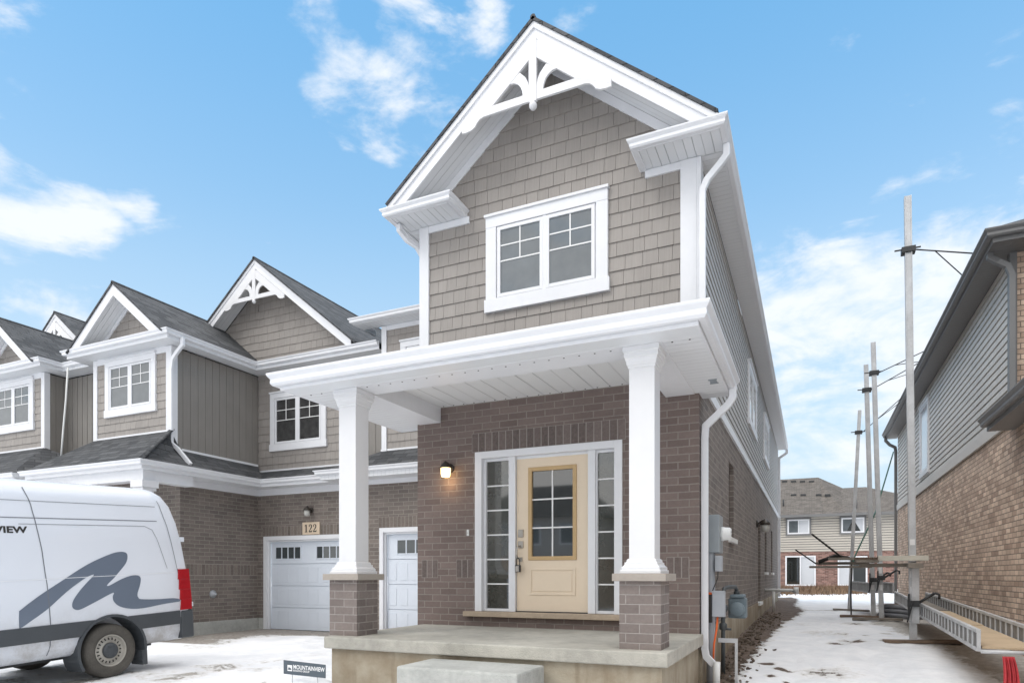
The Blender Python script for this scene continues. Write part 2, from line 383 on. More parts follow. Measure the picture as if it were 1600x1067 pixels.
    def lathe(s, c, axis, prof, k=32, smooth=True):   # prof: (radius, along)
        c = Vector(c); axis = Vector(axis).normalized(); x = axis.orthogonal().normalized(); y = axis.cross(x); rings = []
        for r_, h_ in prof:
            rings.append([s.bm.verts.new(c+axis*h_+(x*math.cos(2*math.pi*j/k)+y*math.sin(2*math.pi*j/k))*max(r_, 1e-4)) for j in range(k)])
        for a, b_ in zip(rings, rings[1:]):
            for j in range(k):
                f = s.bm.faces.new((a[j], a[(j+1) % k], b_[(j+1) % k], b_[j])); f.smooth = smooth
        s.bm.faces.new(rings[0][::-1]); s.bm.faces.new(rings[-1]); return s
    def wall(s, u0, u1, z0, z1, n0, n1, holes=()):
        us = sorted({u0, u1, *[h[0] for h in holes], *[h[1] for h in holes]}); zs = sorted({z0, z1, *[h[2] for h in holes], *[h[3] for h in holes]})
        us = [u for u in us if u0 <= u <= u1]; zs = [z for z in zs if z0 <= z <= z1]
        solid = lambda i, j: 0 <= i < len(us)-1 and 0 <= j < len(zs)-1 and not any(h[0] <= (us[i]+us[i+1])/2 <= h[1] and h[2] <= (zs[j]+zs[j+1])/2 <= h[3] for h in holes)
        P = s.P
        def q(*p): s.face([P(*a) for a in p])
        for i in range(len(us)-1):
            for j in range(len(zs)-1):
                if not solid(i, j): continue
                a, b_, c, d = us[i], us[i+1], zs[j], zs[j+1]
                q((a, n1, c), (b_, n1, c), (b_, n1, d), (a, n1, d)); q((a, n0, c), (a, n0, d), (b_, n0, d), (b_, n0, c))
                if not solid(i-1, j): q((a, n0, c), (a, n1, c), (a, n1, d), (a, n0, d))
                if not solid(i+1, j): q((b_, n1, c), (b_, n0, c), (b_, n0, d), (b_, n1, d))
                if not solid(i, j-1): q((a, n0, c), (b_, n0, c), (b_, n1, c), (a, n1, c))
                if not solid(i, j+1): q((a, n1, d), (b_, n1, d), (b_, n0, d), (a, n0, d))
        bmesh.ops.remove_doubles(s.bm, verts=s.bm.verts, dist=1e-5); return s
    def shakes(s, u0, u1, z0, z1, course=.176, w=(.13, .215)):
        z = z0; P = s.P; k = 0
        s.face([P(u0, -.01, z0), P(u1, -.01, z0), P(u1, -.01, z1), P(u0, -.01, z1)], -1.2)
        while z < z1:
            u = u0-random.uniform(0, .15); zt = min(z+course+.012, z1+.012)
            while u < u1:
                ww = random.uniform(*w); a, b_ = max(u+.0019, u0), min(u+ww-.0019, u1); u += ww
                if b_-a < .02: continue
                t = random.uniform(.015, .019); dz = random.uniform(-.0015, .0015); r = random.uniform(-.6, .6)
                s.hexa([P(a, -.01, z+dz), P(b_, -.01, z+dz), P(b_, t, z+dz), P(a, t, z+dz), P(a, -.01, zt), P(b_, -.01, zt), P(b_, .002, zt), P(a, .002, zt)], r)
            z += course; k += 1
        return s
    def laps(s, u0, u1, z0, z1, course=.118, t=.018):
        z = z0; P = s.P
        while z < z1-.01:
            zt = min(z+course, z1)
            pr = [(-.022, z), (t, z), (t*.75, z+(zt-z)*.74), (-.022, z+(zt-z)*.75)]
            for (n0, a), (n1, b_) in zip(pr, pr[1:]): s.face([P(u0, n0, a), P(u1, n0, a), P(u1, n1, b_), P(u0, n1, b_)])
            z = zt
        return s
    def battens(s, u0, u1, z0, z1, w=.2):
        n = max(1, round((u1-u0)/w)); ww = (u1-u0)/n
        s.box(u0, u1, -.03, .004, z0, z1)
        for i in range(n):
            a = u0+i*ww; r = random.uniform(-.3, .3)
            s.box(a+.012, a+ww-.012, .004, .014, z0, z1, r)
        return s
    def soldiers(s, u0, u1, z0, z1, pitch=.098, joint=.013):
        n = max(1, round((u1-u0)/pitch)); p_ = (u1-u0)/n
        for i in range(n): s.box(u0+i*p_+joint/2, u0+(i+1)*p_-joint/2, 0, .0042, z0+.006, z1-.006, random.uniform(-1, 1))
        return s
    def clip(s, co, no):
        bmesh.ops.bisect_plane(s.bm, geom=s.bm.verts[:]+s.bm.edges[:]+s.bm.faces[:], plane_co=co, plane_no=no, clear_outer=True); return s
    def build(s, name, mat, parent=None, bevel=0, recalc=True, label=None):
        bm = s.bm
        if recalc: bmesh.ops.recalc_face_normals(bm, faces=bm.faces)
        uvl = bm.loops.layers.uv.new('UVMap'); Z = Vector((0, 0, 1))
        for f in bm.faces:
            n = f.normal
            if abs(n.z) > .985: u, v = Vector((1, 0, 0)), Vector((0, 1, 0))
            else: u = Z.cross(n).normalized(); v = n.cross(u)
            for lp in f.loops: lp[uvl].uv = (lp.vert.co.dot(u), lp.vert.co.dot(v))
        org = ORG if parent is not None else Vector((0, 0, 0))
        bmesh.ops.translate(bm, verts=bm.verts, vec=-org)
        me = bpy.data.meshes.new(name); bm.to_mesh(me); bm.free(); me.materials.append(M[mat])
        o = bpy.data.objects.new(name, me); COL.objects.link(o)
        if parent is not None: o.parent = parent
        if bevel:
            m = o.modifiers.new('bevel', 'BEVEL'); m.width = bevel; m.segments = 2; m.limit_method = 'ANGLE'; m.angle_limit = R(40)
        if label: o['label'] = label
        return o
GUT = [(0, 0), (0, -.105), (.055, -.105), (.075, -.085), (.072, -.05), (.10, -.022), (.105, -.012), (.105, 0), (.097, 0), (.09, -.012), (.008, -.012), (.008, 0)]
def gut(k=1.0): return [(a*k, b_*k) for a, b_ in GUT]
def sashes(P, n, spans, z0, z1, parent, glass, fr=.05, grid=True, sash_mat='white_trim'):
    """window sashes: spans list of (u0,u1)"""
    for a, b_ in spans:
        s = MB(P); s.box(a, a+fr, n-.02, n+.012, z0, z1); s.box(b_-fr, b_, n-.02, n+.012, z0, z1)
        s.box(a+fr, b_-fr, n-.02, n+.012, z0, z0+fr); s.box(a+fr, b_-fr, n-.02, n+.012, z1-fr, z1)
        s.build('sash', sash_mat, parent, .003)
        g = MB(P).box(a+fr, b_-fr, n-.015, n-.006, z0+fr, z1-fr).build('pane', glass, parent)
        if grid:
            a2, b2, c, d = a+fr, b_-fr, z0+fr, z1-fr; h = d-c; m = MB(P); mid = (a2+b2)/2
            m.box(a2, b2, n-.005, n+.001, c+h*.51-.008, c+h*.51+.008); m.box(a2, b2, n-.005, n+.001, c+h*.755-.008, c+h*.755+.008)
            m.box(mid-.008, mid+.008, n-.0045, n+.0015, c+h*.51+.008, d)
            m.build('glazing_bar', 'sign_white', parent)
def window(P, u0, u1, z0, z1, parent, glass='glass_grey', tw=.15, crown=True, mat='white_trim', name='window', grid=True, split=True, bw=.17, n0=0):
    m = MB(P); i0, i1, j0, j1 = u0+tw, u1-tw, z0+bw, z1-tw*1.15
    m.box(u0, i0, n0, n0+.052, z0+bw, j1); m.box(i1, u1, n0, n0+.052, z0+bw, j1); m.box(u0-.02, u1+.02, n0, n0+.06, z0, z0+bw)
    m.box(u0, u1, n0, n0+.055, j1, z1-.035)
    if crown: m.box(u0-.015, u1+.015, n0, n0+.08, z1-.035, z1)
    m.box(i0, i1, n0, n0+.025, j0, j1); m.box((i0+i1)/2-.025, (i0+i1)/2+.025, n0+.02, n0+.044, j0, j1) if split else None
    w_ = m.build(name, mat, parent, .004)
    mid = (i0+i1)/2
    sp = [(i0+.015, mid-.02), (mid+.02, i1-.015)] if split else [(i0+.015, i1-.015)]
    sashes(P, n0+.034, sp, j0+.01, j1-.01, w_, glass, .045, grid)
    return w_
def lin(name, parent, mat, path, z, prof): return MB().sweep(path, z, prof).build(name, mat, parent)
# ------------------------------------------------------------------ terrain
def interp(t, pts):
    if t <= pts[0][0]: return pts[0][1]
    for (a, b_), (c, d) in zip(pts, pts[1:]):
        if t <= c: return b_+(d-b_)*(t-a)/(c-a)
    return pts[-1][1]
from mathutils import noise as MN
FP = []
rf_ = random.Random(11)
for (x0_, y0_, x1_, y1_, n_) in ((-.2, 8.2, .6, 18, 26), (.9, 8.6, .2, 16, 20), (-6.5, 6.0, -8.8, 10.8, 14), (-5.9, 8.5, -7.4, 5.2, 10), (-9.6, 10.6, -6.2, 8.2, 10)):
    for k_ in range(n_):
        t_ = k_/n_; dx_, dy_ = x1_-x0_, y1_-y0_; l_ = math.hypot(dx_, dy_); sd_ = .11*(1 if k_ % 2 else -1)
        FP.append((x0_+dx_*t_-dy_/l_*sd_+rf_.uniform(-.06, .06), y0_+dy_*t_+dx_/l_*sd_+rf_.uniform(-.08, .08), dx_/l_, dy_/l_))
def RUT(Y, k): return -6.35-1.65*k+.05*math.sin(Y*.9)+.10*(Y-6)
def gh(X, Y):
    gl = interp(Y, [(-60, -1.0), (-8, -.62), (0, -.235), (5.72, .045), (9, .07), (12, .085), (60, .5)])
    gr = interp(Y, [(-60, -1.0), (-8, -.62), (0, -.28), (5, -.06), (8, .10), (11, .28), (13, .34), (20, .41), (46, .6), (80, .7)])
    t = min(1, max(0, (X+5.2)/3.4)); t = t*t*(3-2*t); z = gl*(1-t)+gr*t
    z += .25*math.exp(-(((X+5.15)/.55)**2+((Y-5.55)/.55)**2))
    z += .13*math.exp(-(((X+4.2)/.8)**2+((Y-5.35)/.35)**2))
    z += .02*MN.noise(Vector((X*.9, Y*.9, 0)))+.012*MN.noise(Vector((X*3, Y*3, 3)))
    if 3.5 < Y < 20 and -11 < X < 2:
        for fx, fy, ax_, ay_ in FP:
            a_ = (X-fx)*ax_+(Y-fy)*ay_; b__ = -(X-fx)*ay_+(Y-fy)*ax_
            if abs(a_) < .35 and abs(b__) < .25: z -= .045*math.exp(-(a_/.15)**2-(b__/.075)**2)
        z += .012*MN.noise(Vector((X*6, Y*6, 7)))
    if Y < 10.5 and X < -5:
        for rx in (RUT(Y, 0), RUT(Y, 1)): z -= .03*math.exp(-((X-rx)/.11)**2)
    if X > -7.5 or X < -11.5: z += .015*MN.noise(Vector((X*1.7, Y*1.7, 9)))
    return z
SPOTS = []
for px_, py_, r_, a_ in ((1198, 1033, .12, 1.1), (1222, 1040, .14, 1.1), (1205, 1047, .09, 1.0), (1230, 1052, .08, 1.0), (1203, 977, .14, .9), (1310, 1013, .25, .72), (1335, 1010, .25, .75), (1353, 1003, .09, 1.0), (1385, 1000, .12, 1.0), (1382, 1010, .11, 1.0), (1290, 1000, .6, .5), (1250, 985, .5, .45), (1340, 985, .6, .42), (1240, 965, .3, .7), (1300, 1045, .5, .42), (1210, 960, .25, .6), (350, 1040, .6, .52), (300, 1052, .4, .6), (270, 1060, .5, .55), (400, 1045, .35, .5), (430, 1062, .3, .5), (120, 1062, .6, .6), (520, 985, .4, .4), (330, 1010, .8, .38)):
    d_ = ray(px_, py_); t_ = (.22 if px_ > 1000 else .06)-CAMH; p_ = d_*(t_/d_.z); SPOTS.append((p_.x, p_.y, r_, a_))
def bare_f(X, Y):
    v = -.1
    for sx_, sy_, r_, a_ in SPOTS:
        if abs(X-sx_) < 1.5 and abs(Y-sy_) < 1.5: v = max(v, -.1+(a_+.1)*math.exp(-((X-sx_)**2+((Y-sy_)*.8)**2)/(r_*r_)))
    if X < -5.2 and Y < 11: v = max(v, -.1+.42*max(math.exp(-((X-RUT(Y, q_))/.13)**2) for q_ in (0, 1)))
    if X > -1.5:                                        # mud strip along the side wall
        e = interp(Y, [(6, -.84), (9, -.82), (12, -.70), (15, -.60), (18, -.35), (20, -.2), (24, -.5)])
        if 4 < Y < 30: v = max(v, .55+(e-X)*2.2 if X < e+.4 else -1)
        v = max(v, .62-abs(Y-20.6)*1.3-max(0, X-1.4)*.6)
        e2 = interp(Y, [(4, 1.5), (9, 1.95), (12, 1.8), (16, 1.2), (19, 1.5), (24, 2.0)])
        if 3 < Y < 26: v = max(v, .5+(X-e2)*1.4)
        v = max(v, .62-abs(Y-36)*.22-abs(X+.6)*.25)
        if Y > 41: v = max(v, .45)
    if -13 < X < -5.2 and Y > 9: v = max(v, .5+(Y-11.25)*1.8, .5+(-11.55-X)*2)
    if -10.4 < X < -7.9 and Y < 9: v = max(v, .34-max(0, Y-5.8)*.25)       # slush under and behind the van
    return max(-.3, min(1.2, v))
def gravel_f(X, Y):
    if X > .9 and Y < 24: return 1
    if X < -5 and Y > 9: return .6
    if X < -5: return .8
    return 0
def grid_mesh(name, xs, ys, cut=None):
    vs, fs, at, gv = [], [], [], []
    for y in ys:
        for x in xs: vs.append((x, y, gh(x, y))); at.append(bare_f(x, y)); gv.append(gravel_f(x, y))
    nx = len(xs)
    for j in range(len(ys)-1):
        for i in range(nx-1): fs.append((j*nx+i, j*nx+i+1, (j+1)*nx+i+1, (j+1)*nx+i))
    me = bpy.data.meshes.new(name); me.from_pydata(vs, [], fs)
    for nm, arr in (('bare', at), ('gravel', gv)):
        a = me.attributes.new(nm, 'FLOAT', 'POINT'); a.data.foreach_set('value', arr)
    me.materials.append(M['snow_ground'])
    for p in me.polygons: p.use_smooth = True
    o = bpy.data.objects.new(name, me); COL.objects.link(o); return o
def steps(a, b_, fine, lo, hi, coarse):
    out = []; x = a
    while x < b_: out.append(x); x += fine if lo <= x < hi else (coarse if (x < lo-12 or x > hi+12) else coarse*.12)
    out.append(b_); return out
tag(grid_mesh('ground', steps(-400, 400, .06, -11.5, 2.6, 16), steps(-300, 700, .075, 3.8, 23, 16)), kind='structure')
# ================================================================== MAIN HOUSE
H = thing('townhouse', (-3.1, 7.75, .1), 'end townhouse with taupe shake gable, white bracket, brown brick porch and cream front door', 'house', 'townhouses in the row')
Pf, Ps = PY(7.75), PXp(-1.18)
DOOR = (-4.09, -2.08, .86, 3.045)
m = MB(Pf).wall(-5.0, -1.18, .55, 3.85, -.12, 0, [DOOR]); m.box(-5.0, -4.9, -4.2, -.121, .1, 3.85); m.build('brick_wall', 'brick_brown', H)
sw = [(10.75, 11.45, 2.0, 3.2), (16.9, 17.75, .75, 2.7), (19.4, 20.2, 1.5, 2.85), (22.5, 23.3, 1.5, 2.85)]
MB(Ps).wall(7.871, 27.0, .75, 3.62, -.12, 0, sw).build('brick_wall', 'brick_left', H, label='greyer brown brick side wall')
m = MB(PY(11.8)).wall(-8.95, -5.0, .12, 3.6, -.12, 0, [(-8.59, -6.0, .0, 2.44)]); m.build('brick_wall', 'brick_left', H, label='set back brick wall around the garage door')
# soldier courses
MB(Pf).box(-4.14, -2.04, 0, .002, 3.046, 3.30).build('mortar_bed', 'mortar', H); MB(Pf).soldiers(-4.14, -2.04, 3.046, 3.30).build('soldier_course', 'soldier_front', H)
for a in (-4.93, -4.38, -1.98, -1.55):
    MB(Pf).box(a, a+.26, 0, .002, 1.37, 1.62).build('mortar_bed', 'mortar', H); MB(Pf).soldiers(a, a+.26, 1.37, 1.62).build('soldier_course', 'soldier_front', H)
MB(PY(11.8)).box(-8.62, -5.97, 0, .002, 2.441, 2.68).build('mortar_bed', 'mortar', H); MB(PY(11.8)).soldiers(-8.62, -5.97, 2.441, 2.68).build('soldier_course', 'soldier_left', H)
# upper walls
AX, AZ = -3.03, 7.80
m = MB(Pf).shakes(-4.82, -1.36, 3.86, 7.9)
for sgn in (-1, 1): m.clip(Vector((AX, 7.75, AZ+.06)), Vector((sgn*.818, 0, 1)).normalized())
m.build('shake_siding', 'shake', H, recalc=True)
MB().box(-4.95, -1.19, 7.78, 8.2, 3.86, 6.2).build('wall_core', 'lap_side', H)
MB(Ps).laps(7.8, 27.0, 3.75, 6.2).build('lap_siding', 'lap_side', H); MB(Ps).box(7.8, 26.98, -.06, -.025, 3.75, 6.2).build('lap_gap_shade', 'ink', H)  # dark sheet behind the laps stands in for shade in the gaps
m = MB(Ps).box(7.83, 27.0, 0, .03, 3.62, 3.749); m.build('trim_board', 'white_trim', H, .004)
m = MB(Pf); m.box(-4.95, -4.80, -.03, .035, 3.8, 6.21); m.build('corner_board', 'white_trim', H, .004)
m = MB(Pf); m.box(-1.385, -1.20, 0, .035, 3.8, 6.21); m.box(-1.2, -1.15, -.15, .035, 3.8, 6.21); m.build('corner_board', 'white_trim', H, .004)
MB(Pf).box(-4.8, -4.17, .001, .03, 6.12, 6.21).build('frieze_board', 'white_trim', H, .003)
MB(Pf).box(-1.80, -1.385, .001, .03, 6.12, 6.21).build('frieze_board', 'white_trim', H, .003)
# window
window(Pf, -3.91, -2.25, 4.86, 6.14, H, 'glass_grey', .15)
# gable rake boards, soffits, frieze
SL = .818
def rake(P, ax, z, half, n0, n1, w, mat, parent, name='rake_board', k=None, cutx=None):
    """pair of sloping boards under a gable: apex (ax,z), vertical width w, from n0 to n1"""
    for sg in (-1, 1):
        hw = half if not cutx else cutx[0 if sg < 0 else 1]
        p = [(ax, z), (ax+sg*hw, z-hw*SL), (ax+sg*hw, z-hw*SL-w), (ax, z-w)]
        MB(P).prism(p, n0, n1).clip(Vector((0, 0, 6.27)), Vector((0, 0, -1))).build(name, mat, parent, .003 if n1-n0 < .2 else 0)
Pr = PY(7.75)
rake(Pr, AX, 8.045, 2.16, .47, .50, .225, 'white_trim', H)
rake(Pr, AX, 8.05, 2.17, .501, .525, .085, 'white_trim', H, 'rake_trim')
rake(Pr, AX, 7.93, 2.2, .02, .469, .02, 'soffit_y', H, 'rake_soffit')
rake(Pr, AX, 7.905, 2.0, .001, .03, .13, 'white_trim', H, 'frieze_board')
def roof_gable(ax, z, half, y0, y1, parent, mat='shingles', t=.03, hl=None, hr=None, sl=SL):
    m = MB()
    for sg in (-1, 1):
        hw = (hl if sg < 0 else hr) or half
        m.slab([(ax, y0, z), (ax+sg*hw, y0, z-hw*sl), (ax+sg*hw, y1, z-hw*sl), (ax, y1, z)], t)
    m.tube([(ax, y0, z-.01), (ax, y1, z-.01)], .035, 8)
    return m.build('roof', mat, parent)
roof_gable(AX, 8.085, 2.13, 7.205, 13.0, H, t=.035)
# main hip roof behind
m = MB(); m.slab([(-8.98, 11.44, 6.93), (-4.9, 11.44, 6.93), (-4.9, 15.4, 8.5), (-8.98, 15.4, 8.5)], .02)
m.slab([(-4.9, 13, 6.3), (-.85, 13, 6.3), (-.85, 27.3, 6.3), (-4.9, 27.3, 8.3)], .04)
m.build('roof', 'shingles', H)
# return boxes with gutters
def eave(path, ztop, parent, inner, soff='soffit_x', kg=.9, drop=.1, name='gutter'):
    lin(name, parent, 'white_trim', path, ztop, gut(kg))
    lin('fascia', parent, 'white_trim', path, ztop, [(-.002, -.0), (-.002, -drop), (-.02, -drop), (-.02, 0)])
e1 = [(-4.21, 7.74), (-4.21, 7.31), (-5.17, 7.31), (-5.17, 13)]
e1 = e1[::-1]
# right of travel must be outwards: left box travels forwards (-Y), then +X, then +Y
e1 = [(-5.17, 13.0), (-5.17, 7.31), (-4.27, 7.31), (-4.27, 7.74)]
e2 = [(-1.80, 7.74), (-1.80, 7.31), (-.90, 7.31), (-.90, 27.15)]
for e in (e1, e2): eave(e, 6.30, H, 0)
MB().box(-5.155, -4.285, 7.325, 7.74, 6.215, 6.225).build('soffit', 'soffit_x', H)
MB().box(-1.785, -.915, 7.325, 7.74, 6.215, 6.225).build('soffit', 'soffit_x', H)
MB().box(-1.17, -.915, 7.745, 27.1, 6.215, 6.225).build('soffit', 'soffit_y', H)
MB().box(-5.155, -4.96, 7.745, 13, 6.215, 6.225).build('soffit', 'soffit_y', H)
MB().box(-5.155, -4.285, 7.33, 7.74, 6.29, 6.298).build('return_roof', 'white_trim', H)
MB().box(-1.785, -.915, 7.33, 7.74, 6.29, 6.298).build('return_roof', 'white_trim', H)
# gable bracket (collar tie with sunburst braces)
def bracket(P, ax, z, k, n, parent, bmname='gable_bracket'):
    """z = inner apex of the rake boards"""
    T = lambda pts: [(ax+x*k, z+(y-7.80)*k) for x, y in pts]
    m = MB(P); t = .035*k
    m.prism(T([(-.05, 7.80), (.05, 7.80), (.05, 7.05), (-.05, 7.05)]), n, n+t+.004)
    for s in (-1, 1):
        S_ = lambda pts: T([(x*s, y) for x, y in pts])
        m.prism(S_([(.05, 7.77), (.97, 7.015), (.955, 6.97), (.53, 7.16), (.05, 7.56)]), n, n+t)   # board along the rake
        m.prism(S_([(.05, 7.16), (.52, 7.16), (.58, 7.15), (.965, 7.0), (.965, 6.935), (.90, 6.93), (.83, 6.94), (.78, 6.965), (.75, 7.01), (.71, 7.045), (.66, 7.06), (.05, 7.065)]), n+.001, n+t-.002)
        arc = [(.05, 7.24), (.062, 7.30), (.095, 7.37), (.17, 7.45), (.23, 7.42)]
        arc2 = [(.31, 7.352), (.25, 7.347), (.20, 7.32), (.165, 7.28), (.14, 7.22), (.13, 7.15), (.05, 7.15)]
        m.prism(S_(arc+arc2), n+.002, n+t-.004)
    o = m.build(bmname, 'white_column', parent, .003)
    MB().lathe(P(ax, n+t/2, z+(7.01-7.8)*k), (0, 0, 1), [(.001, -.05*k), (.03*k, -.043*k), (.048*k, -.015*k), (.048*k, .01*k), (.03*k, .04*k), (.02*k, .05*k)], 20).build('finial', 'white_column', o)
bracket(Pr, AX, 7.81, 1.0, .512, H)
# garage recess upper wall, left of the gable
Pg = PY(11.8)
MB(Pg).shakes(-8.40, -5.0, 4.12, 6.82).build('shake_siding', 'shake', H)
MB(Pg).box(-8.52, -8.39, 0, .035, 4.1, 6.82).build('corner_board', 'white_trim', H, .004)
MB().box(-8.52, -5.0, 11.83, 12.5, 4.1, 6.7).build('wall_core', 'lap_side', H)
MB(Pg).box(-8.39, -5.0, .001, .028, 6.72, 6.82).build('frieze_board', 'white_trim', H)
eave([(-9.0, 12.2), (-9.0, 11.42), (-4.95, 11.42)], 6.93, H, 0)
MB().box(-8.98, -4.95, 11.44, 11.8, 6.825, 6.84).build('soffit', 'soffit_x', H)
window(Pg, -8.02, -6.4, 5.0, 6.44, H, 'glass_grey', .14)
# skirt roof above garage
m = MB(); m.slab([(-9.85, 11.25, 3.66), (-5.0, 11.25, 3.66), (-5.0, 11.8, 4.12), (-8.5, 11.8, 4.12)], .03); m.build('skirt_roof', 'shingles', H)
MB(Pg).box(-8.55, -5.0, .001, .02, 4.11, 4.15).build('flashing', 'white_trim', H)
eave([(-9.85, 11.7), (-9.85, 11.3), (-4.95, 11.3)], 3.70, H, 0)
MB().box(-9.83, -5.0, 11.32, 11.8, 3.50, 3.60).build('soffit', 'soffit_x', H)
MB(Pg).box(-8.95, -5.0, .002, .03, 3.40, 3.5).build('frieze_board', 'white_trim', H)
def garage_door(P, u0, u1, z0, z1, parent, groups, n=-.08):
    fr = MB(P); fr.box(u0, u0+.10, n, .02, z0, z1); fr.box(u1-.10, u1, n, .02, z0, z1); fr.box(u0+.1, u1-.1, n, .02, z1-.10, z1)
    fr.box(u0+.1, u0+.135, n-.02, -.03, z0, z1-.1); fr.box(u1-.135, u1-.1, n-.02, -.03, z0, z1-.1); fr.box(u0+.135, u1-.135, n-.02, -.03, z1-.14, z1-.1)
    f = fr.build('door_frame', 'white_trim', parent, .004)
    a, b_, c, d = u0+.135, u1-.135, z0, z1-.14; rows = 4; hh = (d-c)/rows
    m = MB(P)
    for r_ in range(rows): m.box(a, b_, n-.06, n-.022, c+r_*hh+.006, c+(r_+1)*hh-.006)
    m.box(a, b_, n-.07, n-.05, c, d)
    cols = 8 if b_-a > 2.6 else 8
    cw = (b_-a)/cols
    for r_ in range(rows-1):
        for q in range(cols):
            x0, x1, y0, y1 = a+q*cw+.05, a+(q+1)*cw-.05, c+r_*hh+.09, c+(r_+1)*hh-.09
            m.prism([(x0, y0), (x1, y0), (x1, y1), (x0, y1)], n-.022, n-.015)
    g = m.build('garage_door', 'garage_white', parent, .006)
    zt0, zt1 = c+3*hh+.13, d-.13
    for (ga, gb) in groups:
        m = MB(P); k = 4; w_ = (gb-ga)/k
        for q in range(k): m.box(ga+q*w_+.018, ga+(q+1)*w_-.018, n-.022, n-.016, zt0, zt1)
        fm = MB(P)
        for q in range(k+1): fm.box(ga+q*w_-.012, ga+q*w_+.012, n-.022, n-.008, zt0-.025, zt1+.025)
        fm.box(ga, gb, n-.021, n-.0095, zt1, zt1+.022); fm.box(ga, gb, n-.021, n-.0095, zt0-.022, zt0)
        fm.build('window_frame', 'garage_white', g)
        m.build('window_pane', 'glass_garage', g)
garage_door(Pg, -8.59, -6.0, .12, 2.44, H, [(-8.2, -7.25), (-7.05, -6.3)])
# ---------------- front door, sidelights
Pd = PY(7.83)
m = MB(Pf); u0, u1, z0, z1 = DOOR
m.box(u0, u0+.10, -.13, .018, .93, z1); m.box(u1-.10, u1, -.13, .018, .93, z1); m.box(u0+.1, u1-.1, -.13, .018, z1-.09, z1)
m.box(-3.61, -3.515, -.13, -.02, .93, z1-.09); m.box(-2.525, -2.43, -.13, -.02, .93, z1-.09)
m.box(u0+.1, -3.61, -.13, -.045, .93, .965); m.box(-2.43, u1-.1, -.13, -.045, .93, .965)
m.box(u0+.1, u0+.135, -.12, -.05, .965, z1-.09); m.box(-2.43+.0, -2.41, -.12, -.05, .965, z1-.09)
m.box(u0+.1, u1-.1, -.125, -.06, z1-.125, z1-.09)
DF = m.build('door_frame', 'white_trim', H, .004)
for a, b_ in ((u0+.135, -3.61), (-2.41, u1-.1)):
    MB(Pf).box(a, b_, -.095, -.088, .965, z1-.125).build('sidelight', 'glass_sidelight', DF)
    hh = (z1-.125-.965)/6
    for k in range(1, 6): MB(Pf).box(a, b_, -.087, -.080, .965+k*hh-.009, .965+k*hh+.009).build('glazing_bar', 'sign_white', DF)
m = MB(Pf)
gz = (1.60, 2.80); gx = (-3.345, -2.685)
m.wall(-3.51, -2.53, .94, 2.925, -.11, -.065, [(gx[0], gx[1], gz[0], gz[1])])
D = m.build('front_door', 'door_cream', H, .002)
m = MB(Pf); m.wall(-3.33, -2.70, 1.15, 1.50, -.065, -.055, [(-3.30, -2.73, 1.18, 1.47)]); m.prism([(-3.28, 1.2), (-2.75, 1.2), (-2.75, 1.45), (-3.28, 1.45)], -.065, -.058)
m.build('raised_panel', 'door_cream', D, .004)
m = MB(Pf); m.wall(gx[0], gx[1], gz[0], gz[1], -.10, -.05, [(gx[0]+.05, gx[1]-.05, gz[0]+.05, gz[1]-.05)]); m.build('glass_frame', 'door_ochre', D, .004)
MB(Pf).box(gx[0]+.05, gx[1]-.05, -.09, -.082, gz[0]+.05, gz[1]-.05).build('pane', 'glass_dark', D)
m = MB(Pf); a, b_, c, d = gx[0]+.05, gx[1]-.05, gz[0]+.05, gz[1]-.05
m.box((a+b_)/2-.009, (a+b_)/2+.009, -.081, -.073, c, d)
for k in (1, 2): m.box(a, b_, -.0805, -.0735, c+(d-c)*k/3-.009, c+(d-c)*k/3+.009)
m.build('glazing_bar', 'sign_white', D)
m = MB(Pf); m.box(-3.485, -3.415, -.065, -.045, 1.90, 2.0); m.box(-3.475, -3.425, -.045, -.041, 1.945, 1.99); m.build('keypad', 'nickel', D, .003)
m = MB(Pf); m.box(-3.485, -3.415, -.065, -.045, 1.76, 1.85)
m.tube([Pf(-3.455, -.04, 1.79), Pf(-3.47, .005, 1.77), Pf(-3.475, .012, 1.72), Pf(-3.475, .008, 1.66), Pf(-3.47, -.02, 1.62), Pf(-3.46, -.06, 1.61)], .009)
m.box(-3.48, -3.43, -.065, -.05, 1.585, 1.64); m.build('handle', 'nickel', D, .002)
m = MB(Pf); m.box(-3.51, -2.53, -.10, -.03, .925, .94); m.build('threshold', 'black_plastic', DF)
m = MB(Pf); m.box(-4.23, -1.96, -.12, .10, .86, .928); m.build('stone_sill', 'stone_sill', H, .008)
# ---------------- porch
m = MB(); m.box(-4.90, -1.13, 5.70, 7.749, .60, .73); SLAB = m.build('porch_slab', 'concrete', H, .012)
m = MB(); m.box(-4.84, -1.19, 5.76, 7.749, -.45, .60)
m.box(-4.9, -1.2, 7.7495, 7.87, -.4, .549)
m.build('foundation', 'foundation', H, .006)
m = MB(Ps); m.box(7.88, 27.0, -.15, .012, -.3, .749); m.build('foundation', 'foundation', H, .006)
m = MB(PY(11.8)); m.box(-8.95, -8.6, -.12, .01, -.2, .12); m.build('foundation', 'concrete', H)
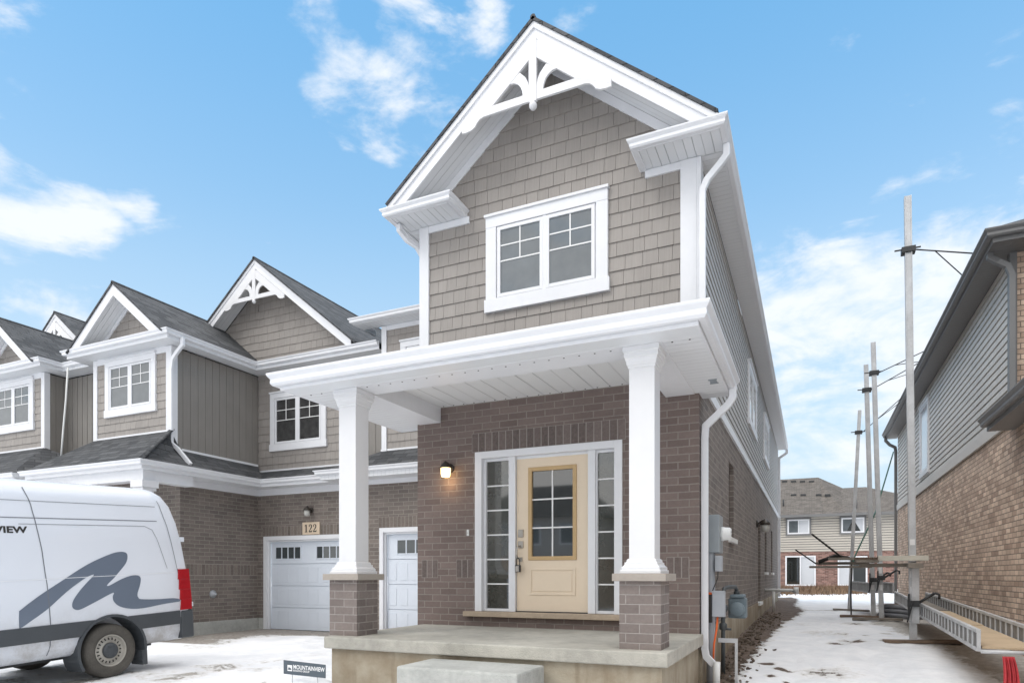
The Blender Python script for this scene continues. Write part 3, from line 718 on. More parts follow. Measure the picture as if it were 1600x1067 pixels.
# cold joints of the deck
def column(cx, cy, parent):
    m = MB(); m.box(cx-.19, cx+.19, cy-.19, cy+.19, .7301, 1.35); P_ = None
    sh = MB(); sh.box(cx-.118, cx+.118, cy-.118, cy+.118, 1.5, 3.32); c = sh.build('column', 'white_column', parent, .004)
    m.build('brick_pier', 'brick_pier', c)
    MB().box(cx-.245, cx+.245, cy-.245, cy+.245, 1.351, 1.42).build('pier_cap', 'concrete_cap', c, .004)
    def tier(prof, name):
        q = MB(); rings = []
        for r_, z_ in prof: rings.append([q.bm.verts.new((cx+sx*r_, cy+sy*r_, z_)) for sx, sy in ((-1, -1), (1, -1), (1, 1), (-1, 1))])
        for a, b_ in zip(rings, rings[1:]):
            for j in range(4): q.bm.faces.new((a[j], a[(j+1) % 4], b_[(j+1) % 4], b_[j]))
        q.bm.faces.new(rings[0][::-1]); q.bm.faces.new(rings[-1]); q.build(name, 'white_column', c, .003)
    tier([(.188, 1.4201), (.188, 1.450), (.176, 1.452), (.176, 1.478), (.160, 1.492), (.152, 1.505), (.152, 1.522), (.139, 1.524), (.136, 1.545), (.126, 1.556), (.10, 1.557)], 'base_moulding')
    tier([(.10, 3.305), (.128, 3.306), (.128, 3.33), (.137, 3.332), (.139, 3.36), (.148, 3.385), (.150, 3.40), (.158, 3.402), (.158, 3.445), (.167, 3.447), (.167, 3.499)], 'capital')
brick('brick_pier', (.165, .137, .126), (.225, .190, .174), (.32, .29, .27), ms=.006)
column(-4.77, 6.06, H); column(-1.415, 6.06, H)
# beams and ceilings
m = MB(); m.box(-4.96, -1.225, 5.87, 6.25, 3.50, 3.75); m.box(-4.96, -4.62, 6.2501, 7.745, 3.493, 3.75); m.box(-1.56, -1.225, 6.2501, 7.745, 3.493, 3.75)
m.build('porch_beam', 'white_trim', H, .004)
MB().box(-4.62, -1.56, 6.25, 7.748, 3.70, 3.72).build('porch_ceiling', 'soffit_ceiling', H)
SO = MB().box(-5.47, -.87, 5.65, 5.869, 3.502, 3.52).build('soffit', 'soffit_plain', H) if False else None
b = NB('soffit_plain'); b.set((.72, .74, .76), .4)
SO = MB().box(-5.47, -.87, 5.65, 5.869, 3.502, 3.52).build('soffit', 'soffit_plain', H)
MB().box(-5.47, -4.961, 5.87, 8.0, 3.502, 3.52).build('soffit', 'soffit_y', H)
MB().box(-1.224, -.87, 5.87, 8.0, 3.502, 3.52).build('soffit', 'soffit_y', H)
m = MB()
x = -5.3
while x < -.95:
    m.lathe((x, 5.95, 3.497), (0, 0, 1), [(.009, 0), (.009, .01)], 8)
    x += .155
    if -1.65 < x < -1.2: x = -1.14
    if -5.0 < x < -4.55: x = -4.5
x = -4.55
while x < -1.6:
    m.lathe((x, 7.70, 3.695), (0, 0, 1), [(.009, 0), (.009, .01)], 8); x += .155
m.build('vent_hole', 'ink', H)
m = MB()
for k in range(6): m.box(-1.0, -.93, 7.28+k*.02, 7.29+k*.02, 3.494, 3.503)
m.box(-1.01, -.92, 7.26, 7.275, 3.492, 3.503); m.box(-1.01, -.92, 7.4, 7.41, 3.492, 3.503); m.build('vent_grille', 'meter_grey', H)
pp = [(-5.48, 8.05), (-5.48, 5.64), (-.86, 5.64), (-.86, 8.0)]
lin('gutter', H, 'white_trim', pp, 3.675, [(a, b_*1.3) for a, b_ in gut(1.0)])
lin('fascia', H, 'white_trim', pp, 3.675, [(-.003, -.138), (-.003, -.175), (-.022, -.175), (-.022, 0), (-.006, 0), (-.006, -.138)])
MB().box(-.88, -1.175, 8.0, 8.015, 3.50, 3.66).build('soffit_end', 'white_trim', H)
MB().box(-5.47, -4.98, 8.0, 8.05, 3.50, 3.66).build('soffit_end', 'white_trim', H)
m = MB(); m.slab([(-5.48, 5.64, 3.68), (-.86, 5.64, 3.68), (-1.15, 7.75, 3.95), (-4.95, 7.75, 3.95)], .02)
m.slab([(-5.48, 5.64, 3.68), (-4.95, 7.75, 3.95), (-4.95, 8.05, 3.95), (-5.48, 8.05, 3.68)], .02); m.slab([(-.86, 5.64, 3.68), (-.86, 8.0, 3.68), (-1.15, 8.0, 3.95), (-1.15, 7.75, 3.95)], .02)
m.build('porch_roof', 'shingles', H)
# downspouts
def spout(pts, w, h, parent, mat='white_trim'):
    m = MB(); m.rect_tube(pts, w, h); return m.build('downspout', mat, parent, .006)
spout([(-.86, 7.62, 6.2), (-.86, 7.62, 6.08), (-.93, 7.62, 6.0), (-1.07, 7.62, 5.86), (-1.12, 7.62, 5.75), (-1.12, 7.62, 5.55), (-1.12, 7.62, 3.95)], (.06, 'Y'), .07, H)
spout([(-.82, 7.86, 3.6), (-.82, 7.86, 3.44), (-.87, 7.86, 3.36), (-1.03, 7.86, 3.22), (-1.12, 7.86, 3.14), (-1.13, 7.86, 3.0), (-1.13, 7.86, 1.9), (-1.13, 7.86, .55), (-1.11, 7.84, .46), (-1.02, 7.8, .38)], (.06, 'Y'), .078, H)
spout([(-.86, 27.05, 6.2), (-.86, 27.05, 6.08), (-1.0, 27.05, 5.98), (-1.13, 27.05, 5.9), (-1.13, 27.05, .6)], (.06, 'Y'), .09, H)
spout([(-5.13, 7.5, 6.2), (-5.13, 7.5, 6.12), (-5.08, 7.62, 6.03), (-5.0, 7.74, 5.98), (-4.99, 7.85, 5.9), (-4.99, 7.9, 5.7)], (.06, 'X'), .07, H)
# side windows and trims
for a, b_, c, d in sw:
    MB(Ps).box(a, b_, -.1, -.07, c, d).build('window', 'bronze', H)
    MB(Ps).box(a-.06, b_+.06, -.1, .06, c-.075, c-.0).build('window_sill', 'pvc_white', H, .004)
window(Ps, 13.9, 15.9, 4.45, 5.75, H, 'glass_grey', .13, bw=.13)
window(Ps, 18.6, 20.6, 4.5, 5.75, H, 'glass_grey', .13, bw=.13)
# ---------------- fixtures on and near the main house
def wall_lamp(P, u, z, label, glass, lit=False, group='small bell shaped wall lamps', s=1.0):
    t = thing('wall_lamp', P(u, 0, z), label, 'wall lamp', group)
    m = MB(); c = P(u, .12*s, z); wv = P(u, 0, z); d = (c-wv).normalized()
    m.lathe(P(u, 0, z+.0), d, [(.055*s, .0), (.055*s, .02*s), (.02*s, .03*s)], 16)
    m.tube([P(u, .02*s, z), P(u, .08*s, z+.045*s), P(u, .12*s, z+.05*s)], .010*s, 8)
    m.lathe(c+Vector((0, 0, .0)), (0, 0, 1), [(.075*s, -.015*s), (.068*s, .01*s), (.045*s, .04*s), (.015*s, .065*s), (.004*s, .075*s)], 20)
    m.build('housing', 'bronze', t)
    MB().lathe(c, (0, 0, 1), [(.03*s, -.125*s), (.05*s, -.12*s), (.058*s, -.08*s), (.06*s, -.016*s)], 20).build('lamp_shade', glass, t)
    if lit:
        ld = bpy.data.lights.new('bulb', 'POINT'); ld.energy = .9; ld.color = (1, .62, .3); ld.shadow_soft_size = .05
        lo = bpy.data.objects.new('bulb', ld); COL.objects.link(lo); lo.location = P(u, .12*s, z-.2*s)-ORG; lo.parent = t
wall_lamp(Pf, -4.47, 2.86, 'glowing wall lamp on the brick beside the cream front door', 'lamp_glow', True, s=1.1)
wall_lamp(PY(12.1), -10.77, 2.95, 'unlit wall lamp above the number 122 plaque', 'frosted', s=1.2)
wall_lamp(Ps, 16.4, 2.62, 'unlit wall lamp on the brick side wall facing the snowy side yard', 'frosted', s=1.6)
t = thing('doorbell', Pf(-4.2, 0, 1.98), 'small white doorbell on the brick left of the front door', 'doorbell')
MB(Pf).box(-4.215, -4.18, 0, .02, 1.935, 2.02).build('cover', 'pvc_white', t, .008); MB(Pf).lathe(Pf(-4.1975, .02, 1.975), (0, -1, 0), [(.009, 0), (.008, .004)], 12).build('button', 'frosted', t)
t = thing('lock_box', Pf(-3.46, .03, 1.5), 'dark key lock box hanging from the front door handle', 'lock box')
m = MB(Pf); m.box(-3.495, -3.425, -.01, .035, 1.445, 1.54); m.build('body', 'black_plastic', t, .006)
MB(Pf).box(-3.485, -3.437, .0351, .039, 1.452, 1.525).build('dial_face', 'nickel', t, .001)
MB(Pf).tube([Pf(-3.485, .01, 1.54), Pf(-3.485, .01, 1.60), Pf(-3.475, .01, 1.625), Pf(-3.452, .01, 1.63), Pf(-3.437, .01, 1.60), Pf(-3.437, .01, 1.54)], .006, 8).build('shackle', 'black_plastic', t)
t = thing('concrete_step', (-2.95, 5.4, .0), 'pale precast concrete step in front of the porch slab', 'step')
m = MB(); m.box(-3.50, -2.27, 5.06, 5.69, -.25, .565); m.build('block', 'concrete_light', t, .02)
# utilities
t = thing('electricity_meter', (-1.08, 8.15, 1.68), 'grey electricity meter box with glass dial on the side wall beside the downspout', 'meter')
m = MB(); m.box(-1.178, -.985, 8.0, 8.35, 1.67, 2.12); m.build('cabinet', 'meter_grey', t, .01)
m = MB(); m.lathe((-.985, 8.18, 1.90), (1, 0, 0), [(.085, 0), (.085, .03), (.078, .04), (.075, .10), (.06, .115), (.001, .118)], 24); m.build('dial_glass', 'pvc_white', t)
MB().box(-.872, -.868, 8.15, 8.21, 1.87, 1.93).build('dial_plate', 'ink', t)
MB().tube([(-1.09, 8.06, 1.67), (-1.09, 8.06, -.1)], .05, 14).build('conduit', 'box_grey', t)
t = thing('junction_box', (-1.0, 8.06, 1.45), 'small grey junction box on the conduit below the electricity meter', 'utility box', 'grey utility boxes on the side wall')
MB().box(-1.035, -.955, 7.98, 8.1, 1.45, 1.635).build('case', 'box_grey', t, .006)
MB().tube([(-1.0, 8.0, 1.45), (-1.0, 7.99, 1.38), (-1.06, 7.98, 1.22), (-1.09, 7.98, 1.14)], .006, 6).build('cable', 'ink', t)
t = thing('telecom_box', (-.98, 8.0, .9), 'larger pale grey telecom box with orange cable above the porch end', 'utility box', 'grey utility boxes on the side wall')
MB().box(-1.06, -.915, 7.92, 8.02, .92, 1.215).build('case', 'box_grey', t, .01)
MB().box(-1.07, -.91, 7.915, 7.925, 1.205, 1.225).build('lid_lip', 'box_grey', t)
MB().box(-1.12, -1.062, 7.93, 8.0, .85, 1.18).build('cable_sleeve', 'ink', t, .004)
MB().box(-1.12, -1.062, 7.925, 8.0, 1.18, 1.205).build('warning_cap', 'orange_tape', t, .004)
MB().tube([(-1.0, 7.97, .92), (-1.01, 7.96, .78), (-1.04, 7.96, .6), (-1.05, 7.97, .4)], .012, 8).build('cable', 'orange_tape', t)
t = thing('gas_meter', (-.93, 9.3, .5), 'blue grey gas meter with a looped pipe on the side wall', 'meter')
m = MB(); m.box(-1.02, -.79, 9.2, 9.42, .83, 1.10); m.box(-1.0, -.81, 9.18, 9.44, 1.10, 1.15); m.build('body', 'gas_blue', t, .02)
MB().lathe((-.905, 9.2, .95), (0, -1, 0), [(.10, 0), (.10, .04), (.08, .055), (.02, .06)], 24).build('front_plate', 'gas_blue', t)
m = MB(); m.tube([(-1.03, 8.75, .1), (-1.03, 8.75, 1.18), (-1.02, 8.78, 1.235), (-.98, 8.9, 1.25), (-.93, 9.2, 1.25), (-.92, 9.28, 1.22), (-.92, 9.3, 1.15)], .026, 10)
m.lathe((-1.03, 8.75, .75), (0, 0, 1), [(.03, -.05), (.05, -.03), (.05, .03), (.03, .05)], 14); m.lathe((-.92, 9.3, 1.15), (0, 0, 1), [(.04, 0), (.04, .04)], 14)
m.tube([(-1.03, 8.75, .72), (-.93, 8.72, .72)], .015, 8); m.build('pipe', 'pipe_dark', t)
MB().lathe((-1.03, 8.75, .98), (0, -1, 0), [(.06, -.02), (.06, .03), (.03, .04)], 18).build('regulator', 'pipe_dark', t)
t = thing('pipe_support', (-.9, 8.2, .1), 'thin galvanized angle bracket standing in the mud below the gas meter', 'bracket')
m = MB(); m.box(-1.02, -.80, 8.18, 8.22, .60, .65); m.box(-.83, -.80, 8.18, 8.22, -.02, .599); m.build('angle', 'aluminium', t)
t = thing('drain_pipe', (-1.0, 7.72, .0), 'white plastic drain pipe standing in the mud under the downspout', 'drain pipe')
m = MB(); m.tube([(-.98, 7.74, .42), (-.985, 7.74, .25), (-.985, 7.74, .1)], .04, 14); m.lathe((-.985, 7.74, .08), (0, 0, 1), [(.075, -.1), (.075, .0), (.06, .01)], 18); m.build('pipe', 'pvc_white', t)
t = thing('side_vent_pipes', (-1.0, 20, .5), 'white plastic furnace vent pipes low on the far end of the side wall', 'vent pipe')
m = MB(); m.tube([(-1.18, 19.4, 1.0), (-.5, 19.4, 1.0), (-.42, 19.4, .97)], .045, 12); m.tube([(-.95, 19.4, 1.0), (-.95, 19.4, .38)], .04, 12)
m.lathe((-.44, 19.4, 1.0), (1, 0, 0), [(.09, 0), (.09, .12)], 14); m.build('pipe', 'pvc_white', t)
# ================================================================== NEIGHBOUR 122 and the one beyond
def neighbour(mir, label, number):
    """right hand unit as measured; the next one is its mirror about the party wall"""
    mx = (lambda x: x) if not mir else (lambda x: -31.9-x)
    G = thing('townhouse', (mx(-13.7), 9.7, .1), label, 'house', 'townhouses in the row')
    class X(MB):
        def __init__(s, P=None):
            super().__init__(P)
        def build(s, *a, **k):
            if mir:
                for v in s.bm.verts: v.co.x = mx(v.co.x)
                bmesh.ops.reverse_faces(s.bm, faces=s.bm.faces)
            return super().build(*a, **k)
    Pb, Pg2, Pside = PY(9.7), PY(12.1), PXp(-12.46)
    Pl = PXm(-15.0)
    # walls
    X(Pside).wall(10.021, 12.1, .36, 3.5, -.12, 0).build('brick_wall', 'brick_left', G)
    X(PY(9.9)).wall(-15.9, -12.46, .36, 3.5, -.12, 0, [(-14.6, -13.6, .4, 2.5)]).build('brick_wall', 'brick_left', G)
    X(PY(9.9)).box(-14.6, -13.6, -.1, -.05, .4, 2.5).build('front_door', 'grey_trim', G)
    X(Pg2).wall(-12.46, -8.95, .1, 3.5, -.12, 0, [(-12.27, -9.55, 0, 2.36)]).build('brick_wall', 'brick_left', G)
    X(Pside).box(9.88, 12.09, -.1, .012, -.1, .36).build('foundation', 'concrete_light', G, .006)
    X(Pg2).box(-12.44, -12.28, -.1, .012, -.1, .36).build('foundation', 'concrete_light', G, .006)
    X(Pg2).box(-12.3, -9.52, 0, .002, 2.361, 2.60).build('mortar_bed', 'mortar', G); X(Pg2).soldiers(-12.3, -9.52, 2.361, 2.60).build('soldier_course', 'soldier_left', G)
    X(Pside).box(9.95, 12.05, 0, .002, 1.41, 1.66).build('mortar_bed', 'mortar', G); X(Pside).soldiers(9.95, 12.05, 1.41, 1.66).build('soldier_course', 'soldier_left', G)
    X(Pb).shakes(-14.9, -12.58, 4.3, 6.35).build('shake_siding', 'shake', G)
    X(Pg2).shakes(-12.44, -9.3, 3.92, 9.0, .19).clip(Vector((-12.1, 12, 8.78)), Vector((SL, 0, 1)).normalized()).clip(Vector((-12.1, 12, 8.78)), Vector((-SL, 0, 1)).normalized()).build('shake_siding', 'shake', G)
    X(Pg2).shakes(-15.0, -12.44, 6.4, 9.0, .19).clip(Vector((-12.1, 12, 8.78)), Vector((-SL, 0, 1)).normalized()).build('shake_siding', 'shake', G)
    X(PY(9.1+.6)).shakes(-14.95, -12.5, 6.36, 7.55).clip(Vector((-13.72, 9, 7.42)), Vector((SL, 0, 1)).normalized()).clip(Vector((-13.72, 9, 7.42)), Vector((-SL, 0, 1)).normalized()).build('shake_siding', 'shake', G)
    X(Pside).battens(9.76, 12.09, 4.05, 6.3, .19).build('board_siding', 'batten', G)
    X(PY(10.25)).battens(-15.95, -15.0, 4.0, 6.3, .19).build('board_siding', 'batten', G)
    X(Pl).battens(9.76, 10.3, 4.0, 6.3, .19).build('board_siding', 'batten', G)
    X(Pg2).battens(-9.3, -8.5, 4.0, 6.3, .2).build('board_siding', 'batten', G)
    m = X(); m.box(-14.97, -12.49, 9.75, 14, 3.6, 6.3); m.box(-12.48, -8.6, 12.14, 20, 3.6, 6.3); m.box(-15.93, -15.02, 10.3, 20, 3.6, 6.3); m.build('wall_core', 'lap_side', G)
    m = X(Pb); m.box(-12.6, -12.43, -.12, .035, 4.1, 6.32); m.build('corner_board', 'white_trim', G, .004)
    m = X(Pb); m.box(-15.03, -14.9, -.1, .035, 4.2, 6.32); m.build('corner_board', 'white_trim', G, .004)
    # eaves: up round the bump then back to the garage wall and along it
    e = [(-15.45, 10.0), (-15.45, 9.33), (-12.12, 9.33), (-12.12, 11.72), (-8.56, 11.72)]
    def sw_(name, path, z, prof, mat='white_trim'):
        m = X(); m.sweep(path, z, prof); m.build(name, mat, G)
    ZE = 6.50
    sw_('gutter', e, ZE, gut(.95)); sw_('fascia', e, ZE, [(-.002, 0), (-.002, -.17), (-.02, -.17), (-.02, 0)])
    e_b = [(-16.0, 9.92), (-15.0, 9.92)]
    sw_('gutter', [(-15.95, 9.85), (-15.52, 9.85)], ZE, gut(.95))
    m = X(); m.box(-15.43, -12.14, 9.35, 9.70, ZE-.17, ZE-.16); m.box(-12.46, -12.14, 9.701, 12.1, ZE-.17, ZE-.16); m.box(-12.139, -8.56, 11.74, 12.1, ZE-.17, ZE-.16)
    m.box(-15.95, -15.45, 9.87, 10.25, ZE-.17, ZE-.16); m.box(-15.45, -15.0, 9.701, 10.25, ZE-.17, ZE-.16); m.box(-15.95, -15.45, 9.85, 9.869, ZE-.17, ZE); m.build('soffit', 'soffit_x', G)
    m = X(Pb); m.box(-14.9, -12.6, .001, .03, ZE-.30, ZE-.17); m.build('frieze_board', 'white_trim', G)
    # plain gable over the bump
    def rk(P, ax, z, hw, n0, n1, w_, mat, name):
        for sg in (-1, 1):
            m = X(P); m.prism([(ax, z), (ax+sg*hw, z-hw*SL), (ax+sg*hw, z-hw*SL-w_), (ax, z-w_)], n0, n1); m.clip(Vector((0, 0, 6.47)), Vector((0, 0, -1))); m.build(name, mat, G)
    rk(Pb, -13.72, 7.70, 1.43, .42, .45, .25, 'white_trim', 'rake_board')
    rk(Pb, -13.72, 7.56, 1.3, .02, .419, .02, 'soffit_y', 'rake_soffit'); rk(Pb, -13.72, 7.53, 1.2, .001, .03, .12, 'white_trim', 'frieze_board')
    m = X()
    for sg, hw in ((-1, 1.6), (1, 1.55)): m.slab([(-13.72, 9.22, 7.74), (-13.72+sg*hw, 9.22, 7.74-hw*SL), (-13.72+sg*hw, 13.2, 7.74-hw*SL), (-13.72, 13.2, 7.74)], .035)
    m.tube([(-13.72, 9.22, 7.73), (-13.72, 13.5, 7.73)], .035, 8); m.build('roof', 'shingles', G)
    # decorated gable over the garage
    rk(Pg2, -12.1, 8.94, 2.85, .42, .45, .22, 'white_trim', 'rake_board'); rk(Pg2, -12.1, 8.945, 2.86, .451, .47, .08, 'white_trim', 'rake_trim')
    rk(Pg2, -12.1, 8.82, 2.8, .02, .419, .02, 'soffit_y', 'rake_soffit')
    m = X()
    for sg in (-1, 1): m.slab([(-12.1, 11.6, 8.985), (-12.1+sg*3.0, 11.6, 8.985-3.0*SL), (-12.1+sg*3.0, 22, 8.985-3.0*SL), (-12.1, 22, 8.985)], .035)
    m.tube([(-12.1, 11.6, 8.975), (-12.1, 22, 8.975)], .035, 8)
    m.build('roof', 'shingles', G)
    bracket(PY(12.1), mx(-12.1), 8.71, .98, .455, G)
    # back part of the roof, so nothing is open
    m = X(); m.slab([(-15.95, 9.85, ZE), (-14.6, 9.85, ZE), (-14.6, 20, 8.0), (-15.95, 20, 8.0)], .03)
    m.slab([(-9.2, 11.65, ZE), (-8.6, 11.65, ZE), (-8.6, 22, ZE+.1), (-9.2, 22, ZE+.1)], .03); m.build('roof', 'shingles', G)
    # windows
    wx = (lambda a, b_: (a, b_)) if not mir else (lambda a, b_: (mx(b_), mx(a)))
    window(Pb, *wx(-14.60, -12.92), 4.97, 6.27, G, 'glass_grey', .14)
    window(Pg2, *wx(-12.02, -10.30), 4.42, 5.86, G, 'curtain_dark', .14)
    # skirt roof and porch
    m = X()
    m.slab([(-15.75, 8.55, 3.66), (-11.86, 8.55, 3.66), (-12.44, 9.68, 4.5), (-15.0, 9.68, 4.5)], .03)
    m.slab([(-11.86, 8.55, 3.66), (-11.86, 11.66, 3.66), (-12.44, 12.08, 4.10), (-12.44, 9.9, 4.14)], .03)
    m.face([(-11.86, 8.55, 3.66), (-12.44, 9.9, 4.14), (-12.44, 9.68, 4.5)])
    m.slab([(-11.86, 11.66, 3.66), (-8.95, 11.66, 3.66), (-8.95, 12.08, 3.95), (-12.44, 12.08, 3.95)], .03)
    m.slab([(-15.75, 8.55, 3.66), (-15.0, 9.68, 4.5), (-15.95, 10.25, 4.1), (-15.95, 8.9, 3.7)], .03)
    m.build('skirt_roof', 'shingles', G)
    m = X(); m.tube([(-11.87, 8.56, 3.68), (-12.43, 9.68, 4.52)], .06, 6, flat=.5); m.build('hip_cap', 'shingles', G)
    m = X(Pb); m.box(-14.98, -12.46, .001, .03, 4.49, 4.53); m.build('flashing', 'white_trim', G)
    m = X(Pg2); m.box(-12.4, -8.95, .02, .035, 3.94, 3.98); m.build('flashing', 'white_trim', G)
    m = X(); m.hexa([(-12.46, 9.9, 4.10), (-12.40, 9.9, 4.10), (-12.40, 12.05, 4.08), (-12.46, 12.05, 4.08), (-12.46, 9.9, 4.15), (-12.40, 9.9, 4.15), (-12.40, 12.05, 4.13), (-12.46, 12.05, 4.13)]); m.build('flashing', 'white_trim', G)
    se = [(-15.75, 9.2), (-15.75, 8.62), (-11.93, 8.62), (-11.93, 11.68), (-8.95, 11.68)]
    sw_('gutter', se, 3.68, gut(.95)); sw_('fascia', se, 3.68, [(-.002, 0), (-.002, -.17), (-.02, -.17), (-.02, 0)])
    m = X(); m.box(-15.73, -11.95, 8.64, 9.9, 3.51, 3.52); m.box(-12.46, -11.95, 9.901, 12.1, 3.51, 3.52); m.box(-11.949, -8.95, 11.7, 12.1, 3.51, 3.52); m.build('soffit', 'soffit_x', G)
    m = X(Pside); m.box(9.9, 12.07, .001, .03, 3.36, 3.51); m.build('frieze_board', 'white_trim', G)
    m = X(Pg2); m.box(-12.43, -8.95, .001, .03, 3.36, 3.51); m.build('frieze_board', 'white_trim', G)
    m = X(); m.box(-15.6, -12.05, 8.74, 8.98, 3.3, 3.51); m.box(-12.29, -12.05, 8.9801, 9.9, 3.3, 3.511); m.build('porch_beam', 'white_trim', G, .004)
    for cx in (-12.17, -14.75):
        m = X(); m.box(cx-.12, cx+.12, 8.74, 8.98, .3, 3.1); m.build('column', 'white_column', G, .004)
        m = X(); m.box(cx-.15, cx+.15, 8.71, 9.01, 3.1, 3.16); m.box(cx-.18, cx+.18, 8.68, 9.04, 3.161, 3.299); m.build('capital', 'white_column', G, .004)
    m = X(); m.box(-15.7, -12.0, 8.65, 9.88, -.1, .3); m.build('porch_slab', 'concrete', G, .01)
    # downspout
    m = X(); m.rect_tube([(-12.03, 9.62, 6.4), (-12.03, 9.62, 6.25), (-12.2, 9.62, 6.12), (-12.36, 9.64, 6.0), (-12.40, 9.64, 5.8), (-12.40, 9.64, 4.22), (-12.3, 9.7, 4.12), (-11.95, 9.75, 3.75)], (.06, 'Y'), .08); m.build('downspout', 'white_trim', G, .006)
    # garage door
    m0 = MB
    if not mir:
        garage_door(Pg2, -12.27, -9.55, .09, 2.36, G, [(-11.98, -11.18), (-10.7, -9.9)])
    return G
neighbour(False, 'middle townhouse numbered 122 with a plain gable beside a gable with white bracket', True)
MB().lathe((-13.0, 12.6, 7.3), (0, 0, 1), [(.055, 0), (.055, .62), (.045, .625)], 14).build('vent_pipe', 'black_plastic', bpy.data.objects['townhouse.001'])
neighbour(True, 'farthest townhouse at the left edge, only its right half showing beyond the middle one', False)
t = thing('hanging_rope', (-16.3, 9.7, 4.0), 'thin pale green cord hanging from the eave corner of the farthest townhouse', 'cord')
MB().tube([(-16.1, 9.75, 6.35), (-16.12, 9.72, 5.6), (-16.2, 9.7, 4.8), (-16.2, 9.65, 4.1)], .022, 8).build('cord', 'pvc_white', t)
# number plaque 122
P2 = PY(12.1)
t = thing('house_number_plaque', (-10.76, 12.1, 2.52), 'tan stone plaque with the number 122 above the white garage door', 'house number')
MB(P2).box(-11.02, -10.50, .002, .03, 2.375, 2.665).build('plate', 'plaque_tan', t, .006)
def digit(m, P, ch, x, z, h, n0, n1):
    if ch == '1':
        m.prism([(x-.016, z), (x+.016, z), (x+.016, z+h), (x-.016, z+h)], n0, n1); m.prism([(x-.04, z), (x+.04, z), (x+.04, z+.014), (x-.04, z+.014)], n0, n1+.001)
        m.prism([(x-.045, z+h-.035), (x-.016, z+h-.03), (x-.016, z+h-.001), (x-.045, z+h-.025)], n0, n1+.0005)
    else:
        pts = [(-.042, .78, .012), (-.04, .9, .016), (-.012, .985, .012), (.02, .96, .02), (.036, .82, .028), (.028, .62, .028), (0, .40, .022), (-.03, .2, .014), (-.045, .07, .010)]
        for (a, b_, w1), (c, d, w2) in zip(pts, pts[1:]):
            v = Vector((c-a, (d-b_)*h)).normalized(); nx, nz_ = -v.y, v.x
            m.prism([(x+a-nx*w1/2, z+b_*h-nz_*w1/2), (x+c-nx*w2/2, z+d*h-nz_*w2/2), (x+c+nx*w2/2, z+d*h+nz_*w2/2), (x+a+nx*w1/2, z+b_*h+nz_*w1/2)], n0, n1)
        m.prism([(x-.048, z), (x+.045, z), (x+.05, z+.05), (x+.042, z+.05), (x+.036, z+.026), (x-.048, z+.026)], n0, n1+.001)
        m.lathe(P(x-.034, n0, z+h*.77), (P(0, 1, 0)-P(0, 0, 0)), [(.013, 0), (.013, n1-n0+.0015)], 12)
m = MB(P2)
for ch, x in (('1', -10.90), ('2', -10.77), ('2', -10.64)): digit(m, P2, ch, x, 2.43, .18, .0305, .034)
m.build('numerals', 'ink', t)
t = thing('hose_tap', (-12.4, 11.0, .95), 'small grey hose tap cover on the brick side of the middle townhouse', 'tap')
PP = PXp(-12.46)
MB(PP).lathe(PP(10.75, 0, .98), (1, 0, 0), [(.09, 0), (.09, .02), (.05, .05), (.03, .1), (.001, .1)], 16).build('cover', 'box_grey', t)
# ================================================================== RIGHT HOUSE
RH = thing('brick_house', (6, 16, .3), 'tan brick house on the right with grey siding and grey eaves', 'house')
Pr_ = PXm(2.65)
MB(Pr_).wall(4.6, 25.5, .2, 3.6, -.15, 0).build('brick_wall', 'brick_tan', RH)
MB(Pr_).laps(11.74, 25.4, 3.78, 6.1, .122).build('lap_siding', 'lap_grey', RH); MB(Pr_).box(11.75, 25.4, -.06, -.025, 3.78, 6.1).build('lap_gap_shade', 'ink', RH)  # black backing paints the shadow lines between the boards
MB(Pr_).box(10.9, 25.45, 0, .04, 3.6, 3.779).build('trim_board', 'lap_grey', RH, .004)
m = MB(PY(11.65)); m.wall(2.66, 12, 3.3, 6.1, -.12, 0, [(4.5, 6.5, 4.3, 5.6)]); m.build('brick_wall', 'brick_tan', RH)
MB(PY(11.65)).box(4.5, 6.5, -.1, -.06, 4.3, 5.6).build('window', 'glass_grey', RH)
m = MB(Pr_); m.box(11.62, 11.74, -.05, .04, 3.6, 6.1); m.build('corner_board', 'grey_trim', RH, .004)
MB().box(2.73, 12, 11.8, 25.4, .3, 6.1).build('wall_core', 'lap_side', RH)
MB().box(2.66, 12, 4.6, 4.75, .2, 3.5).build('brick_wall', 'brick_tan', RH)
def gsweep(name, path, z, prof, mat='grey_trim'): lin(name, RH, mat, path, z, prof)
# right of travel is outward: for a wall facing -X travel +Y->-Y... then +X along the front
p1 = [(2.31, 25.8), (2.31, 11.15), (12.3, 11.15)]
gsweep('gutter', p1, 6.24, gut(1.05)); gsweep('fascia', p1, 6.24, [(-.002, 0), (-.002, -.17), (-.02, -.17), (-.02, 0)])
MB().box(2.33, 2.65, 11.17, 25.8, 6.08, 6.09).build('soffit', 'soffit_grey', RH); MB().box(2.651, 12, 11.17, 11.65, 6.08, 6.09).build('soffit', 'soffit_grey', RH)
m = MB(); m.slab([(2.27, 11.1, 6.25), (12.4, 11.1, 6.25), (7.4, 16, 8.9), (7.3, 16, 8.9)], .03); m.slab([(2.27, 11.1, 6.25), (7.3, 16, 8.9), (7.3, 21, 8.9), (2.27, 25.9, 6.25)], .03)
m.slab([(12.4, 11.1, 6.25), (12.4, 25.9, 6.25), (7.4, 21, 8.9), (7.4, 16, 8.9)], .03); m.slab([(2.27, 25.9, 6.25), (7.3, 21, 8.9), (7.4, 21, 8.9), (12.4, 25.9, 6.25)], .03); m.build('roof', 'shingles', RH)
p2 = [(2.31, 11.5), (2.31, 4.1), (12.3, 4.1)]
gsweep('gutter', p2, 3.66, gut(1.05)); gsweep('fascia', p2, 3.66, [(-.002, 0), (-.002, -.17), (-.02, -.17), (-.02, 0)])
